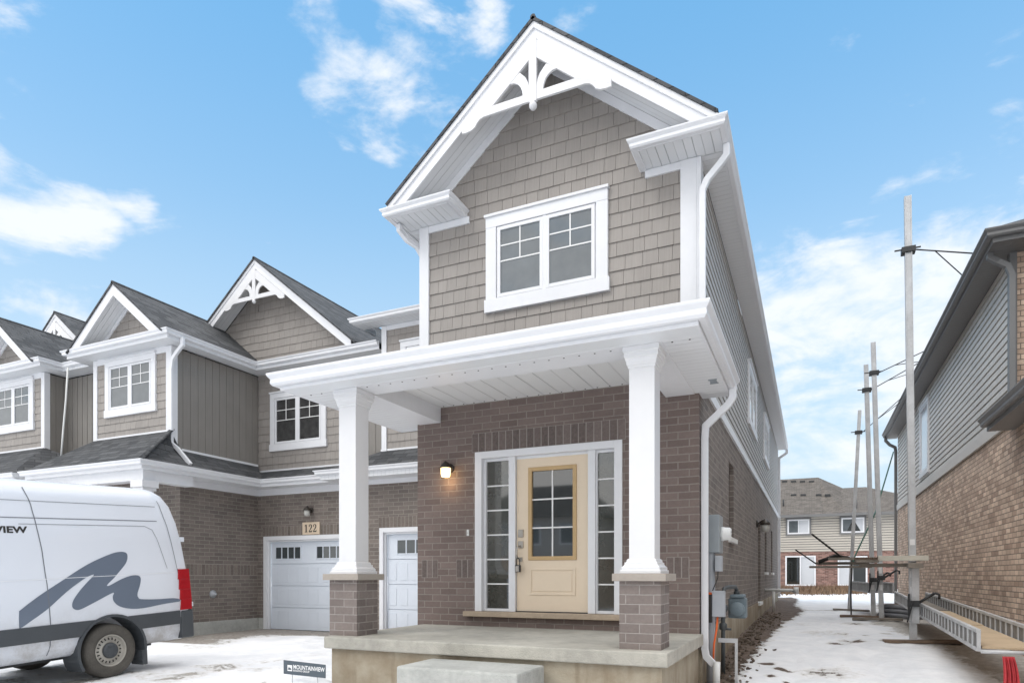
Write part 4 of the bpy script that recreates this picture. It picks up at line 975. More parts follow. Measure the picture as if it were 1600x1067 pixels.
MB().box(2.33, 2.65, 4.12, 11.5, 3.49, 3.50).build('soffit', 'soffit_grey', RH)
MB().box(2.33, 2.66, 11.5, 11.52, 3.49, 3.66).build('soffit_end', 'grey_trim', RH)
m = MB(); m.slab([(2.27, 4.05, 3.67), (12.4, 4.05, 3.67), (7.3, 8, 5.2), (7.2, 8, 5.2)], .03); m.slab([(2.27, 4.05, 3.67), (7.2, 8, 5.2), (7.2, 11.64, 5.2), (2.27, 11.55, 3.67)], .03); m.build('roof', 'shingles', RH)
m = MB(); m.rect_tube([(2.36, 11.55, 6.16), (2.36, 11.55, 6.02), (2.45, 11.5, 5.92), (2.56, 11.5, 5.84), (2.61, 11.5, 5.7), (2.61, 11.5, 3.9)], (.09, 'Y'), .075); m.build('downspout', 'grey_trim', RH, .006)
m = MB(); m.rect_tube([(2.3, 25.6, 6.16), (2.3, 25.6, 6.0), (2.42, 25.6, 5.85), (2.58, 25.6, 5.75), (2.6, 25.6, 5.6), (2.6, 25.6, .4)], (.09, 'Y'), .09); m.build('downspout', 'grey_trim', RH, .006)
window(Pr_, 18.9, 20.3, 3.95, 5.85, RH, 'glass_white', .1, bw=.1, grid=False, split=False)
# ================================================================== BACK HOUSE
BH = thing('rear_house', (1.4, 48, .6), 'brown roofed house, beige siding over red brick, at the far end of the side yard', 'house')
Pk = PY(46)
hl = [(-1.55, .25, .75, 2.68), (1.5, 3.15, .78, 2.62)]
MB(Pk).wall(-7, 10, .3, 2.93, -.2, 0, hl).build('brick_wall', 'brick_red', BH)
MB(PY(46)).laps(-7, 10, 2.95, 5.2, .16, .02).build('lap_siding', 'lap_beige', BH); MB(Pk).box(-7, 10, -.06, -.025, 2.95, 5.2).build('lap_gap_shade', 'grey_trim', BH)  # grey backing darkens the lap gaps in place of shade
MB().box(-6.95, 9.95, 46.15, 54, .3, 5.2).build('wall_core', 'lap_beige', BH)
for k, (a, b_, c, d) in enumerate(hl):
    m = MB(Pk); m.wall(a, b_, c, d, -.1, .03, [(a+.09, b_-.09, c+.09, d-.09)]); m.box((a+b_)/2-.04, (a+b_)/2+.04, -.05, .02, c+.09, d-.09)
    f = m.build('patio_door', 'white_trim', BH); mid = (a+b_)/2
    MB(Pk).box(a+.09, mid-.04, -.06, -.04, c+.09, d-.09).build('pane', 'glass_dark' if k == 0 else 'glass_white', f); MB(Pk).box(mid+.04, b_-.09, -.06, -.04, c+.09, d-.09).build('pane', 'glass_white' if k == 0 else 'glass_dark', f)
for k, (a, b_, c, d) in enumerate([(-1.42, -.12, 4.08, 5.02), (1.70, 2.98, 4.08, 5.02)]):
    Pk2 = PY(45.95); MB(Pk2).wall(a-.1, b_+.1, c-.1, d+.1, -.04, .05, [(a, b_, c, d)]).build('window_surround', 'grey_trim', BH)
    f = MB(Pk2).wall(a, b_, c, d, 0, .04, [(a+.09, b_-.09, c+.09, d-.09)]).build('window', 'white_trim', BH); mid = (a+b_)/2
    MB(Pk2).box(a+.09, mid, .0, .022, c+.09, d-.09).build('pane', 'glass_grey', f); MB(Pk2).box(mid, b_-.09, .0, .023, c+.09, d-.09).build('pane', 'glass_white', f)
    if k: MB(Pk2).prism([(a+.3, c+.09), (b_-.2, c+.09), (mid+.03, d-.09)], .023, .03).build('curtain_gap', 'glass_dark', f)
    else: MB(Pk2).box(mid-.02, mid+.02, .024, .035, c+.09, d-.09).build('mullion', 'white_trim', f)
m = MB(); top = [(-7.5, 8.25), (.42, 8.25), (1.95, 7.42), (3.35, 7.42), (8, 6.1), (10.4, 5.6)]; ev = [-7.5, .6, 1.9, 3.6, 8.1, 10.5]
for (x0, z0_), (x1, z1_), e0, e1_ in zip(top, top[1:], ev, ev[1:]):
    m.slab([(e0, 45.5, 5.28), (e1_, 45.5, 5.28), (x1, 50.4, z1_), (x0, 50.4, z0_)], .05); m.slab([(x0, 50.4, z0_), (x1, 50.4, z1_), (e1_, 55, 5.28), (e0, 55, 5.28)], .05)
m.build('roof', 'shingles_brown', BH)
MB().box(-7.5, 10.5, 45.42, 45.5, 5.12, 5.28).build('gutter', 'grey_trim', BH); MB().box(-7.5, 10.5, 45.5, 46, 5.14, 5.18).build('soffit', 'grey_trim', BH)
def onroof(px, py):
    d = ray(px, py); a = Vector((0, 45.5, 5.28)); n = Vector((0, -(8.25-5.28), 4.9)).normalized(); t_ = (a-Vector((0, 0, CAMH))).dot(n)/d.dot(n); return Vector((0, 0, CAMH))+d*t_
for px, py in ((1240, 772), (1255, 772), (1279, 772), (1293, 772), (1226, 751), (1240, 751), (1254, 751), (1268, 751)):
    p = onroof(px, py+1)
    MB().box(p.x-.17, p.x+.17, p.y-.15, p.y+.15, p.z-.15, p.z+.05).build('roof_vent', 'black_plastic', BH, .02)
for px in (1224, 1338):
    p = onroof(px, 790); MB().tube([p-Vector((0, 0, .2)), p+Vector((0, 0, .42))], .05, 8).build('vent_pipe', 'black_plastic', BH)
# ================================================================== houses across the street (they show in the door glass)
for k, (x, wl, rf) in enumerate(((-17, 'brick_tan', 'shingles'), (-5, 'brick_red', 'shingles_brown'), (7, 'brick_tan', 'shingles'))):
    OH = thing('street_house', (x, -24, -.6), ['two storey tan brick house across the street, left one in the door reflection', 'red brick house with brown roof across the street, middle one in the reflection', 'two storey tan brick house across the street, right one in the sidelight reflection'][k], 'house', 'houses across the street')
    m = MB(); m.box(x-4.8, x+4.8, -32, -24, -.8, 2.6); m.build('brick_wall', wl, OH)
    m = MB(); m.box(x-4.75, x+4.75, -31.95, -24.05, 2.6, 5.2); m.build('upper_wall', 'lap_side', OH)
    m = MB()
    zr = 7.8; m.slab([(x-5.2, -23.6, 5.2), (x+5.2, -23.6, 5.2), (x+2.2, -28, zr), (x-2.2, -28, zr)], .05); m.slab([(x-5.2, -32.4, 5.2), (x+5.2, -32.4, 5.2), (x+2.2, -28, zr), (x-2.2, -28, zr)], .05)
    m.slab([(x-5.2, -23.6, 5.2), (x-2.2, -28, zr), (x-5.2, -32.4, 5.2)], .05); m.slab([(x+5.2, -23.6, 5.2), (x+2.2, -28, zr), (x+5.2, -32.4, 5.2)], .05); m.build('roof', rf, OH)
    MB().box(x-4, x-1.4, -24.0, -23.95, -.6, 1.6).build('garage_door', 'garage_white', OH)
    for a in (-3.6, -.6, 2.2):
        f = MB().box(x+a, x+a+1.5, -24.04, -23.98, 3.4, 4.7).build('window', 'white_trim', OH); MB().box(x+a+.1, x+a+1.4, -23.98, -23.96, 3.5, 4.6).build('pane', 'glass_grey', f)
    f = MB().box(x+1.4, x+3.4, -24.0, -23.95, .3, 1.7).build('window', 'white_trim', OH); MB().box(x+1.5, x+3.3, -23.95, -23.93, .4, 1.6).build('pane', 'glass_grey', f)
# ================================================================== VAN
VO = Vector((-8.45, 5.72, .045)); PIT = R(2.9)
V = thing('delivery_van', (0, 0, 0), 'white high roof panel van with grey logo parked on the snowy driveway', 'van')
V.location = VO; V.rotation_euler = (PIT, 0, 0)
def vl(Y, z): dy, dz = Y-VO.y, z-VO.z; return dy*math.cos(PIT)+dz*math.sin(PIT), -dy*math.sin(PIT)+dz*math.cos(PIT)
CX = -1.0                     # centre of the van in local x (side face at 0)
half = [(.0, .36), (.86, .36), (.93, .40), (.975, .50), (.985, .66), (1.0, .70), (1.0, 1.0), (1.0, 1.34), (.992, 1.37), (.985, 1.8), (.965, 2.08), (.955, 2.11), (.93, 2.32), (.87, 2.47), (.78, 2.54), (.6, 2.58), (.3, 2.61), (0, 2.62)]
def rear_y(z): return interp(z, [(.3, 1.18), (.6, 1.22), (.9, 1.23), (1.4, 1.20), (1.9, 1.12), (2.2, 1.05), (2.42, .96), (2.62, .78)])
stations = [(-5.95, .80, .55), (-5.8, .9, .6), (-5.3, .95, .66), (-4.6, .98, .8), (-3.9, .995, .97), (-3.2, 1, 1), (-2, 1, 1), (-1.3, 1, 1), (-.6, 1, 1), (0, 1, 1), (.4, 1, 1), (.7, 1, 1)]
bm = bmesh.new(); rings = []
def ring(yf, sx, sz):
    pts = [(p[0]*sx, p[1]) for p in half]; full = [(CX+a, b_) for a, b_ in pts]+[(CX-a, b_) for a, b_ in pts[-2:0:-1]]
    return [bm.verts.new((a, yf(b_) if callable(yf) else yf, .36+(b_-.36)*sz if sz != 1 else b_)) for a, b_ in full]
for y, sx, sz in stations: rings.append(ring(y, sx, sz))
rings.append(ring(lambda z: rear_y(z)-.06, 1, 1)); rings.append(ring(lambda z: rear_y(z), .965, .995)); rings.append(ring(lambda z: rear_y(z)+.012, .9, .985))
for a, b_ in zip(rings, rings[1:]):
    for j in range(len(a)):
        f = bm.faces.new((a[j], a[(j+1) % len(a)], b_[(j+1) % len(a)], b_[j])); f.smooth = True
bm.faces.new(rings[0][::-1]); bm.faces.new(rings[-1]); bmesh.ops.recalc_face_normals(bm, faces=bm.faces)
me = bpy.data.meshes.new('body'); bm.to_mesh(me); bm.free(); me.materials.append(M['van_paint'])
BODY = bpy.data.objects.new('body', me); COL.objects.link(BODY); BODY.parent = V
def vb(m, name, mat, parent=V, bevel=0):
    global ORG
    sv_ = ORG; ORG = Vector((0, 0, 0)); o = m.build(name, mat, parent, bevel); ORG = sv_; return o
STS = [vb(MB().box(x0, x1, -5.2, 1.035, .60, .795), 'side_moulding', 'van_grey', V, .006) for x0, x1 in ((-.008, .014), (-2.014, -1.992))]
cm = MB()
for y in (0, -3.92):
    cm.lathe((.3, y, .37), (-1, 0, 0), [(.455, 0), (.455, .62)], 48); cm.lathe((-1.66, y, .37), (-1, 0, 0), [(.455, 0), (.455, .65)], 48)
cut = vb(cm, 'cutter', 'van_grey')
for tgt in (BODY, *STS):
    mo = tgt.modifiers.new('cut', 'BOOLEAN'); mo.object = cut; mo.operation = 'DIFFERENCE'; mo.solver = 'EXACT'
bpy.context.view_layer.update()
dg = bpy.context.evaluated_depsgraph_get()
for tgt in (BODY, *STS):
    nm = bpy.data.meshes.new_from_object(tgt.evaluated_get(dg)); tgt.modifiers.clear(); tgt.data = nm
bpy.data.objects.remove(cut)
for o_ in (BODY,):
    for p in o_.data.polygons: p.use_smooth = True
    try: o_.data.set_sharp_from_angle(angle=R(38))
    except Exception: pass
# wheel arch liners and lips
for y in (0, -3.92):
    for xa, sg in ((0, 1), (-2, -1)):
        k = 28; m = MB()
        for q in range(k):
            a0, a1 = R(-28+236*q/k), R(-28+236*(q+1)/k)
            P0 = lambda a, r_, x: Vector((x, y+math.cos(a)*r_, .37+math.sin(a)*r_))
            m.hexa([P0(a0, .44, xa-sg*.3), P0(a1, .44, xa-sg*.3), P0(a1, .475, xa-sg*.3), P0(a0, .475, xa-sg*.3), P0(a0, .44, xa+sg*.02), P0(a1, .44, xa+sg*.02), P0(a1, .475, xa+sg*.02), P0(a0, .475, xa+sg*.02)])
        vb(m, 'wheel_arch', 'van_grey')
for x0 in (-.22, -2.015): vb(MB().box(x0, x0+.235, .40, .475, .10, .30), 'mud_flap', 'van_grey')
vb(MB().box(-1.66, -.34, -4.6, .8, .3, .5), 'underbody', 'black_plastic')
for y in (0, -3.92):
    for xf, sg in ((-.03, 1), (-1.97, -1)):
        ax = Vector((sg, 0, 0)); c = Vector((xf-sg*.24, y, .36))
        m = MB(); m.lathe(c, ax, [(.20, 0), (.33, .0), (.352, .02), (.36, .06), (.36, .18), (.352, .215), (.33, .238), (.27, .246), (.218, .235), (.212, .215), (.2, .1)], 56)
        W = vb(m, 'wheel', 'tyre')
        m = MB(); m.lathe(c, ax, [(.19, .05), (.213, .05), (.215, .228), (.205, .236), (.196, .225), (.188, .19), (.175, .178), (.135, .19), (.12, .20), (.105, .205), (.10, .17)], 56)
        vb(m, 'rim', 'wheel_steel', W)
        m = MB()
        for q in range(20):
            a = 2*math.pi*q/20; p = c+ax*.196+Vector((0, math.cos(a)*.156, math.sin(a)*.156)); d = Vector((0, math.cos(a), math.sin(a)))
            tn = Vector((0, -math.sin(a), math.cos(a)))
            m.hexa([p-d*.016-tn*.008-ax*.02, p-d*.016+tn*.008-ax*.02, p+d*.016+tn*.009-ax*.02, p+d*.016-tn*.009-ax*.02, p-d*.016-tn*.008-ax*.004, p-d*.016+tn*.008-ax*.004, p+d*.016+tn*.009-ax*.014, p+d*.016-tn*.009-ax*.014])
        vb(m, 'vent_slots', 'ink', W)
        m = MB(); m.lathe(c, ax, [(.105, .18), (.104, .222), (.09, .238), (.04, .244), (.001, .244)], 40)
        for q in range(6):
            a = 2*math.pi*q/6; m.lathe(c+Vector((0, math.cos(a)*.07, math.sin(a)*.07))+ax*.235, ax, [(.013, 0), (.012, .012)], 8)
        vb(m, 'hub_cap', 'van_grey', W)
# rear lights, bumper, details
def vside(z): return interp(z, [(.36, .86-1), (.40, -.07), (.5, -.025), (.66, -.015), (.7, 0), (1.34, 0), (1.37, -.008), (1.8, -.015), (2.08, -.035), (2.11, -.045), (2.32, -.07), (2.47, -.13)])
for sx_ in (1, -1):
    m = MB(); zs = [.80, .95, 1.1, 1.25, 1.40]
    for z0_, z1_ in zip(zs, zs[1:]):
        x_ = lambda q: q if sx_ > 0 else -2-q
        f0, f1 = rear_y(z0_), rear_y(z1_)
        m.hexa([(x_(.018), f0-.19, z0_), (x_(-.05), f0-.19, z0_), (x_(-.12), f0+.03, z0_), (x_(.008), f0+.012, z0_), (x_(.018), f1-.17, z1_), (x_(-.05), f1-.17, z1_), (x_(-.12), f1+.03, z1_), (x_(.008), f1+.012, z1_)])
    vb(m, 'tail_light', 'tail_red', V, .004)
m = MB(); m.box(-2.0, .014, 1.04, 1.26, .38, .795); vb(m, 'rear_bumper', 'van_grey', V, .03)
m = MB(); m.box(-.3, -.05, 1.2, 1.31, .83, .9); m.box(-.12, -.04, 1.12, 1.19, 1.80, 1.87); vb(m, 'hinge', 'van_white', V, .006)
# seams and a painted highlight following the side
def seam(pts, w_=.007, mat='van_seam', name='seam_or_highlight', lift=.005):
    m = MB()
    for (y0, z0_), (y1, z1_) in zip(pts, pts[1:]):
        n = max(1, int(abs(z1_-z0_)/.06)+int(abs(y1-y0)/.5))
        for k in range(n):
            a, b_ = k/n, (k+1)/n; ya, za, yb, zb = y0+(y1-y0)*a, z0_+(z1_-z0_)*a, y0+(y1-y0)*b_, z0_+(z1_-z0_)*b_
            d = Vector((yb-ya, zb-za)).normalized(); nn_ = Vector((-d.y, d.x))*w_/2
            q = [(ya-nn_.x, za-nn_.y), (ya+nn_.x, za+nn_.y), (yb+nn_.x, zb+nn_.y), (yb-nn_.x, zb-nn_.y)]
            m.face([(vside(z)+lift, y, z) for y, z in q])
    return vb(m, name, mat)
c0 = vl(4.64, 2.51); pts = [vl(*p) for p in ((4.66, 2.46), (4.72, 2.25), (4.75, 2.08), (4.82, 1.7), (4.87, 1.3), (4.9, .98), (4.91, .82), (4.92, .55), (4.90, .42))]
seam(pts, .011); seam([vl(*p) for p in ((6.40, 2.47), (6.52, 2.1), (6.62, 1.7), (6.68, 1.45))], .008)
seam([(-3.0, 1.355), (.98, 1.355)], .006, 'van_highlight' if 'van_highlight' in M else 'white_trim')  # white strip paints the highlight along the body crease
seam([(-3.0, 2.095), (.75, 2.095)], .010); seam([(-3.0, 2.30), (.75, 2.30)], .006, 'van_seam'); seam([(-1.05, 2.02), (.55, 2.02), (.66, 1.97), (.72, 1.85), (.86, 1.42)], .006)
# logo on the side
def catmull(P_, k=6):
    out = []; n = len(P_)
    for i in range(n):
        p0, p1, p2, p3 = [Vector(P_[(i+j-1) % n]) for j in range(4)]
        for q in range(k):
            t_ = q/k; out.append(.5*((2*p1)+(p2-p0)*t_+(2*p0-5*p1+4*p2-p3)*t_*t_+(3*p1-p0-3*p2+p3)*t_**3))
    return out
raw = [(97, 705), (103, 694), (200, 620), (330, 535), (450, 460), (560, 410), (612, 397), (645, 402), (652, 425), (640, 460), (590, 520), (552, 558), (545, 569), (560, 567), (620, 535), (670, 518), (704, 518), (717, 534), (712, 570), (700, 610), (705, 630), (722, 638), (800, 638), (880, 633), (914, 638), (916, 648), (900, 652), (830, 663), (740, 682), (670, 687), (610, 675), (580, 650), (574, 625), (580, 606), (560, 612), (480, 655), (410, 690), (380, 690), (367, 672), (375, 640), (410, 590), (450, 545), (480, 515), (465, 516), (420, 540), (340, 600), (240, 690), (150, 755), (105, 785), (97, 775)]
from mathutils.geometry import tessellate_polygon
poly = []
for a, b_ in catmull(raw, 4):
    px_, py_ = a/3.2625, 740+b_/3.2625; d = ray(px_, py_); t_ = VO.x/d.x; poly.append(vl(d.y*t_, CAMH+d.z*t_))
m = MB(); tri = tessellate_polygon([[Vector((p[0], p[1], 0)) for p in poly]]); vv = [m.bm.verts.new((vside(p[1])+.0035, p[0], p[1])) for p in poly]
for t_ in tri:
    try: m.bm.faces.new([vv[i] for i in t_])
    except ValueError: pass
vb(m, 'logo', 'van_logo')
def text_mesh(body, size, mat, name, parent, fn, bold=.0, sx=1.0, align='RIGHT'):
    cu = bpy.data.curves.new(name, 'FONT'); cu.body = body; cu.size = size; cu.align_x = align; cu.offset = bold; cu.extrude = .0; cu.resolution_u = 4
    ob = bpy.data.objects.new(name, cu); COL.objects.link(ob); bpy.context.view_layer.update()
    me = bpy.data.meshes.new_from_object(ob.evaluated_get(bpy.context.evaluated_depsgraph_get())); bpy.data.objects.remove(ob)
    for v in me.vertices: v.co = fn(v.co.x*sx, v.co.y)
    me.materials.clear(); me.materials.append(M[mat]); o = bpy.data.objects.new(name, me); COL.objects.link(o); o.parent = parent; return o
wy, wz = vl(4.66, 1.91)
text_mesh('MOUNTAINVIEW', .105, 'ink', 'lettering', V, lambda x, y: Vector((vside(wz+y)+.004, wy+x, wz+y)), .004, 1.35)
# cab glass and lights, out at the front
m = MB(); m.hexa([(.004, -4.9, 1.25), (.004, -3.9, 1.25), (-.1, -3.9, 1.25), (-.1, -4.9, 1.25), (-.03, -4.4, 1.95), (-.03, -3.9, 2.0), (-.1, -3.9, 2.0), (-.1, -4.4, 1.95)]); vb(m, 'cab_window', 'glass_dark')
m = MB(); m.hexa([(-.2, -5.32, 1.3), (-1.8, -5.32, 1.3), (-1.8, -5.2, 1.3), (-.2, -5.2, 1.3), (-.3, -4.4, 2.15), (-1.7, -4.4, 2.15), (-1.7, -4.3, 2.1), (-.3, -4.3, 2.1)]); vb(m, 'windscreen', 'glass_dark')
# ================================================================== small sign in the snow
t = thing('yard_sign', (-5.0, 5.3, .3), 'small dark slate builder sign stuck in the snow left of the porch', 'sign')
def sgn_pt(px, py, dd=6.95):
    d = ray(px, py); return Vector((0, 0, CAMH))+d*dd
A, B_, C_, D_ = sgn_pt(443, 1052, 6.95), sgn_pt(508.5, 1059, 6.72), sgn_pt(508.5, 1038, 6.72), sgn_pt(443, 1030.5, 6.95)
nn_ = (B_-A).cross(D_-A).normalized()
if nn_.y > 0: nn_ = -nn_
m = MB(); m.hexa([A, B_, C_, D_, A-nn_*.006, B_-nn_*.006, C_-nn_*.006, D_-nn_*.006]); m.build('panel', 'sign_slate', t)
ux = (B_-A).normalized(); uz = (D_-A).normalized(); Ws, Hs = (B_-A).length, (D_-A).length
sp = lambda a, b_, o_=.002: A+ux*a*Ws+uz*b_*Hs+nn_*o_-ORG
text_mesh('MOUNTAINVIEW', .062, 'sign_white', 'lettering', t, lambda x, y: sp(.24, .44)+ux*x+uz*y, .0012, .86, 'LEFT')
text_mesh('BUILDING GROUP', .028, 'sign_white', 'lettering', t, lambda x, y: sp(.24, .26)+ux*x+uz*y, .0004, .95, 'LEFT')
m = MB(); m.face([sp(.10, .25)+ORG, sp(.215, .25)+ORG, sp(.215, .68)+ORG, sp(.10, .68)+ORG]); m.build('emblem', 'sign_white', t)
m = MB(); m.face([sp(.11, .34, .004)+ORG, sp(.205, .34, .004)+ORG, sp(.17, .52, .004)+ORG, sp(.155, .46, .004)+ORG, sp(.14, .56, .004)+ORG]); m.build('emblem_peak', 'sign_slate', t)
m = MB()
for a in (.2, .8): m.tube([sp(a, .0, -.01)+ORG, sp(a, -.9, -.01)+ORG], .006, 6)
m.build('stake', 'aluminium', t)
# ================================================================== scaffolding in the side yard
GP = 'aluminium scaffold poles in the side yard'
def pole(name_lab, base, top, w_=.1, stripes=False, collar=None):
    b0, t0 = Vector(base), Vector(top); t = thing('scaffold_pole', base, name_lab, 'scaffold pole', GP)
    m = MB(); h = w_/2; q = w_*.5
    m.hexa([b0+Vector((-h, -q, 0)), b0+Vector((h, -q, 0)), b0+Vector((h, q, 0)), b0+Vector((-h, q, 0)), t0+Vector((-h, -q, 0)), t0+Vector((h, -q, 0)), t0+Vector((h, q, 0)), t0+Vector((-h, q, 0))])
    for sg in (-1, 1):
        x_ = Vector((sg*h*.86, -q-.008, 0)); e_ = Vector((.008, 0, 0)); f_ = Vector((0, .014, 0))
        m.hexa([b0+x_-e_, b0+x_+e_, b0+x_+e_+f_, b0+x_-e_+f_, t0+x_-e_, t0+x_+e_, t0+x_+e_+f_, t0+x_-e_+f_])
    m.build('mast', 'aluminium', t, .003)
    d = (t0-b0)
    if stripes and w_ > .096:
        m = MB(); m.box(b0.x-.035, b0.x+.075, b0.y-.085, b0.y-.056, b0.z+.35, b0.z+1.26); m.build('sleeve', 'aluminium', t, .003)
    if stripes:
        for a, b_ in stripes:
            p0, p1 = b0+d*a, b0+d*b_
            m = MB(); m.hexa([p0+Vector((-h*.75, -q-.004, 0)), p0+Vector((h*.75, -q-.004, 0)), p0+Vector((h*.75, -q+.01, 0)), p0+Vector((-h*.75, -q+.01, 0)), p1+Vector((-h*.75, -q-.004, 0)), p1+Vector((h*.75, -q-.004, 0)), p1+Vector((h*.75, -q+.01, 0)), p1+Vector((-h*.75, -q+.01, 0))]); m.build('pale_label', 'sign_white', t)
    if collar:
        p = b0+d*collar; m = MB(); m.box(p.x-h-.05, p.x+h+.05, p.y-q-.03, p.y+q+.03, p.z-.045, p.z+.045)
        m.tube([p+Vector((-h-.15, -q, .01)), p+Vector((h+.12, -q, .01))], .014, 8); m.build('clamp', 'black_plastic', t, .008)
        m = MB(); e_ = Vector((2.42, p.y-.05, 6.40)); g_ = Vector((2.30, p.y+.5, 6.27))
        a_ = p+Vector((.1, 0, 0)); mid = a_+(e_-a_)*.3
        m.tube([a_, mid, e_], .011, 6); m.tube([mid, g_], .009, 6); m.build('brace_rod', 'black_plastic', t)
    return t
pole('nearest and tallest scaffold pole in front of the tan brick house', (1.50, 12.35, .28), (1.42, 12.35, 7.55), .10, [(.115, .13), (.15, .165), (.185, .20), (.222, .235)], .88)
pole('second scaffold pole from the camera, right one of the close pair', (1.44, 16.9, .38), (1.27, 16.9, 6.68), .095, [(.11, .13), (.17, .2)], .89)
pole('third scaffold pole from the camera, left one of the close pair', (1.34, 17.7, .40), (1.18, 17.7, 6.42), .095, [(.11, .13)], .90)
pole('farthest and shortest scaffold pole, leaning slightly right at its top', (.95, 20.5, .42), (1.22, 20.6, 6.0), .085, False, .89)
# jacks on poles
def jack(x, y, z, lab):
    t = thing('pump_jack', (x, y, z), lab, 'pump jack', 'pump jacks clamped to the scaffold poles')
    m = MB(); m.box(x-.085, x+.07, y-.09, y+.07, z-.05, z+.05); m.box(x-.09, x-.06, y-.08, y-.04, z-.2, z+.16)
    m.tube([(x-.02, y-.1, z+.05), (x-.07, y-.12, z-.16), (x-.10, y-.1, z-.3)], .013, 8)
    m.build('jack_body', 'black_plastic', t, .006)
    m = MB(); m.tube([(x+.05, y, z+.0), (x+.18, y+.02, z+.09), (x+.29, y+.02, z+.17)], .022, 8); m.tube([(x+.29, y, z+.17), (x+.35, y, z+.15), (x+.35, y, z+.08)], .02, 8); m.build('arm', 'black_plastic', t)
jack(1.5, 12.3, .95, 'black pump jack clamped low on the nearest scaffold pole'); jack(1.43, 16.85, 1.35, 'black pump jack clamped on the second scaffold pole'); jack(1.33, 17.65, 1.3, 'black pump jack on the left pole of the close pair')
# stage: aluminium plank walkway with truss side rails
t = thing('scaffold_walkway', (1.9, 9, .6), 'long aluminium scaffold walkway with plywood deck beside the tan brick wall', 'scaffold plank')
def truss(p0, p1, h0, nb, name, mat='aluminium'):
    m = MB(); p0, p1 = Vector(p0), Vector(p1); d = p1-p0; dn = d.normalized(); up = Vector((0, 0, 1)); r_ = dn.cross(up).normalized()*.02
    for zz, th in ((0, .035), (h0, .035)):
        a, b_ = p0+up*zz, p1+up*zz
        m.hexa([a-r_, a+r_, b_+r_, b_-r_, a-r_+up*th, a+r_+up*th, b_+r_+up*th, b_-r_+up*th])
    for k in range(nb+1):
        c = p0+d*(k/nb); e_ = dn*.018
        m.hexa([c-r_*.8-e_+up*.035, c+r_*.8-e_+up*.035, c+r_*.8+e_+up*.035, c-r_*.8+e_+up*.035, c-r_*.8-e_+up*h0, c+r_*.8-e_+up*h0, c+r_*.8+e_+up*h0, c-r_*.8+e_+up*h0])
    o = m.build(name, mat, t); w_ = MB(); e2 = r_*.25
    w_.hexa([p0+up*.03-e2, p0+up*.03+e2, p1+up*.03+e2, p1+up*.03-e2, p0+up*h0-e2, p0+up*h0+e2, p1+up*h0+e2, p1+up*h0-e2]); w_.build('web_panel', 'alu_dark', o)
    return o
LA, LB = Vector((1.57, 8.15, .62)), Vector((1.68, 16.6, .83)); RA, RB = Vector((2.10, 7.2, .585)), Vector((2.2, 16.2, .82))
truss(LA, LB, .19, 34, 'side_rail'); truss(RA, RB, .20, 34, 'side_rail')
for k, (a, b_, mt) in enumerate(((0.0, .30, 'plywood'), (.305, .62, 'plywood'), (.625, 1.0, 'lumber_grey'))):
    m = MB(); z_ = Vector((0, 0, .05+.008*k)); p = [LA+(LB-LA)*a+z_, Vector((RA.x, LA.y, LA.z))+(RB-Vector((RA.x, LA.y, LA.z)))*a+z_, Vector((RA.x, LA.y, LA.z))+(RB-Vector((RA.x, LA.y, LA.z)))*b_+z_, LA+(LB-LA)*b_+z_]
    p = [p[0]+Vector((.03, 0, 0)), p[1]-Vector((.03, 0, 0)), p[2]-Vector((.03, 0, 0)), p[3]+Vector((.03, 0, 0))]
    m.slab(p, .02); m.build('deck_board', mt, t)
m = MB()
for k in range(9):
    a = LA+(LB-LA)*(k/8)+Vector((.02, 0, .0)); b_ = Vector((RA.x, LA.y, LA.z))+(RB-Vector((RA.x, LA.y, LA.z)))*(k/8); m.tube([a, b_], .022, 6)
m.build('cross_bar', 'aluminium', t)
t = thing('rear_walkway', (1.2, 17, 1), 'grey aluminium walkway section hanging between the far scaffold poles', 'scaffold plank')
truss((1.28, 17.75, .98), (1.0, 20.4, 1.0), .22, 18, 'side_rail'); 
m = MB(); m.slab([(1.28, 17.8, 1.02), (1.75, 17.8, 1.02), (1.5, 20.4, 1.04), (1.0, 20.4, 1.04)], .03); m.build('deck_board', 'alu_dark', t)
truss((1.75, 17.75, .98), (1.5, 20.4, 1.0), .22, 18, 'side_rail')
t = thing('scaffold_bench', (1.2, 12.2, 1.6), 'pale board bench bracketed across the nearest scaffold pole at head height', 'work bench', 'board benches on the scaffold poles')
m = MB(); m.box(.98, 1.68, 12.1, 12.24, 1.64, 1.72); m.build('board', 'lumber_pale', t, .004)
m = MB(); m.box(.72, 1.6, 12.26, 12.34, 1.54, 1.6); m.box(1.40, 1.61, 12.1, 12.26, 1.52, 1.6); m.box(.66, 1.0, 12.1, 12.5, 1.62, 1.66)
m.build('bracket', 'lumber_grey', t, .004)
m = MB()
for k in range(12): m.box(.66+k*.027, .675+k*.027, 12.09, 12.5, 1.661, 1.70)
m.build('slats', 'lumber_brown', t)
t = thing('scaffold_bench', (.6, 17, 1.7), 'weathered plank bench with two poking rods on the far scaffold poles', 'work bench', 'board benches on the scaffold poles')
m = MB(); m.box(-.05, 1.25, 16.9, 17.1, 1.58, 1.63); m.box(.1, 1.2, 17.0, 17.3, 1.66, 1.72); m.box(.35, 1.3, 16.85, 16.95, 1.76, 1.82); m.build('board', 'lumber_grey', t, .004)
m = MB(); m.tube([(.66, 16.9, 1.80), (.30, 16.9, 2.12), (.0, 16.9, 2.38)], .025, 6); m.tube([(.1, 17, 1.68), (-.35, 17, 2.02)], .018, 6); m.tube([(.15, 17, 1.72), (.5, 17, 1.86), (.8, 17, 1.8)], .05, 6); m.build('rod', 'ink', t)
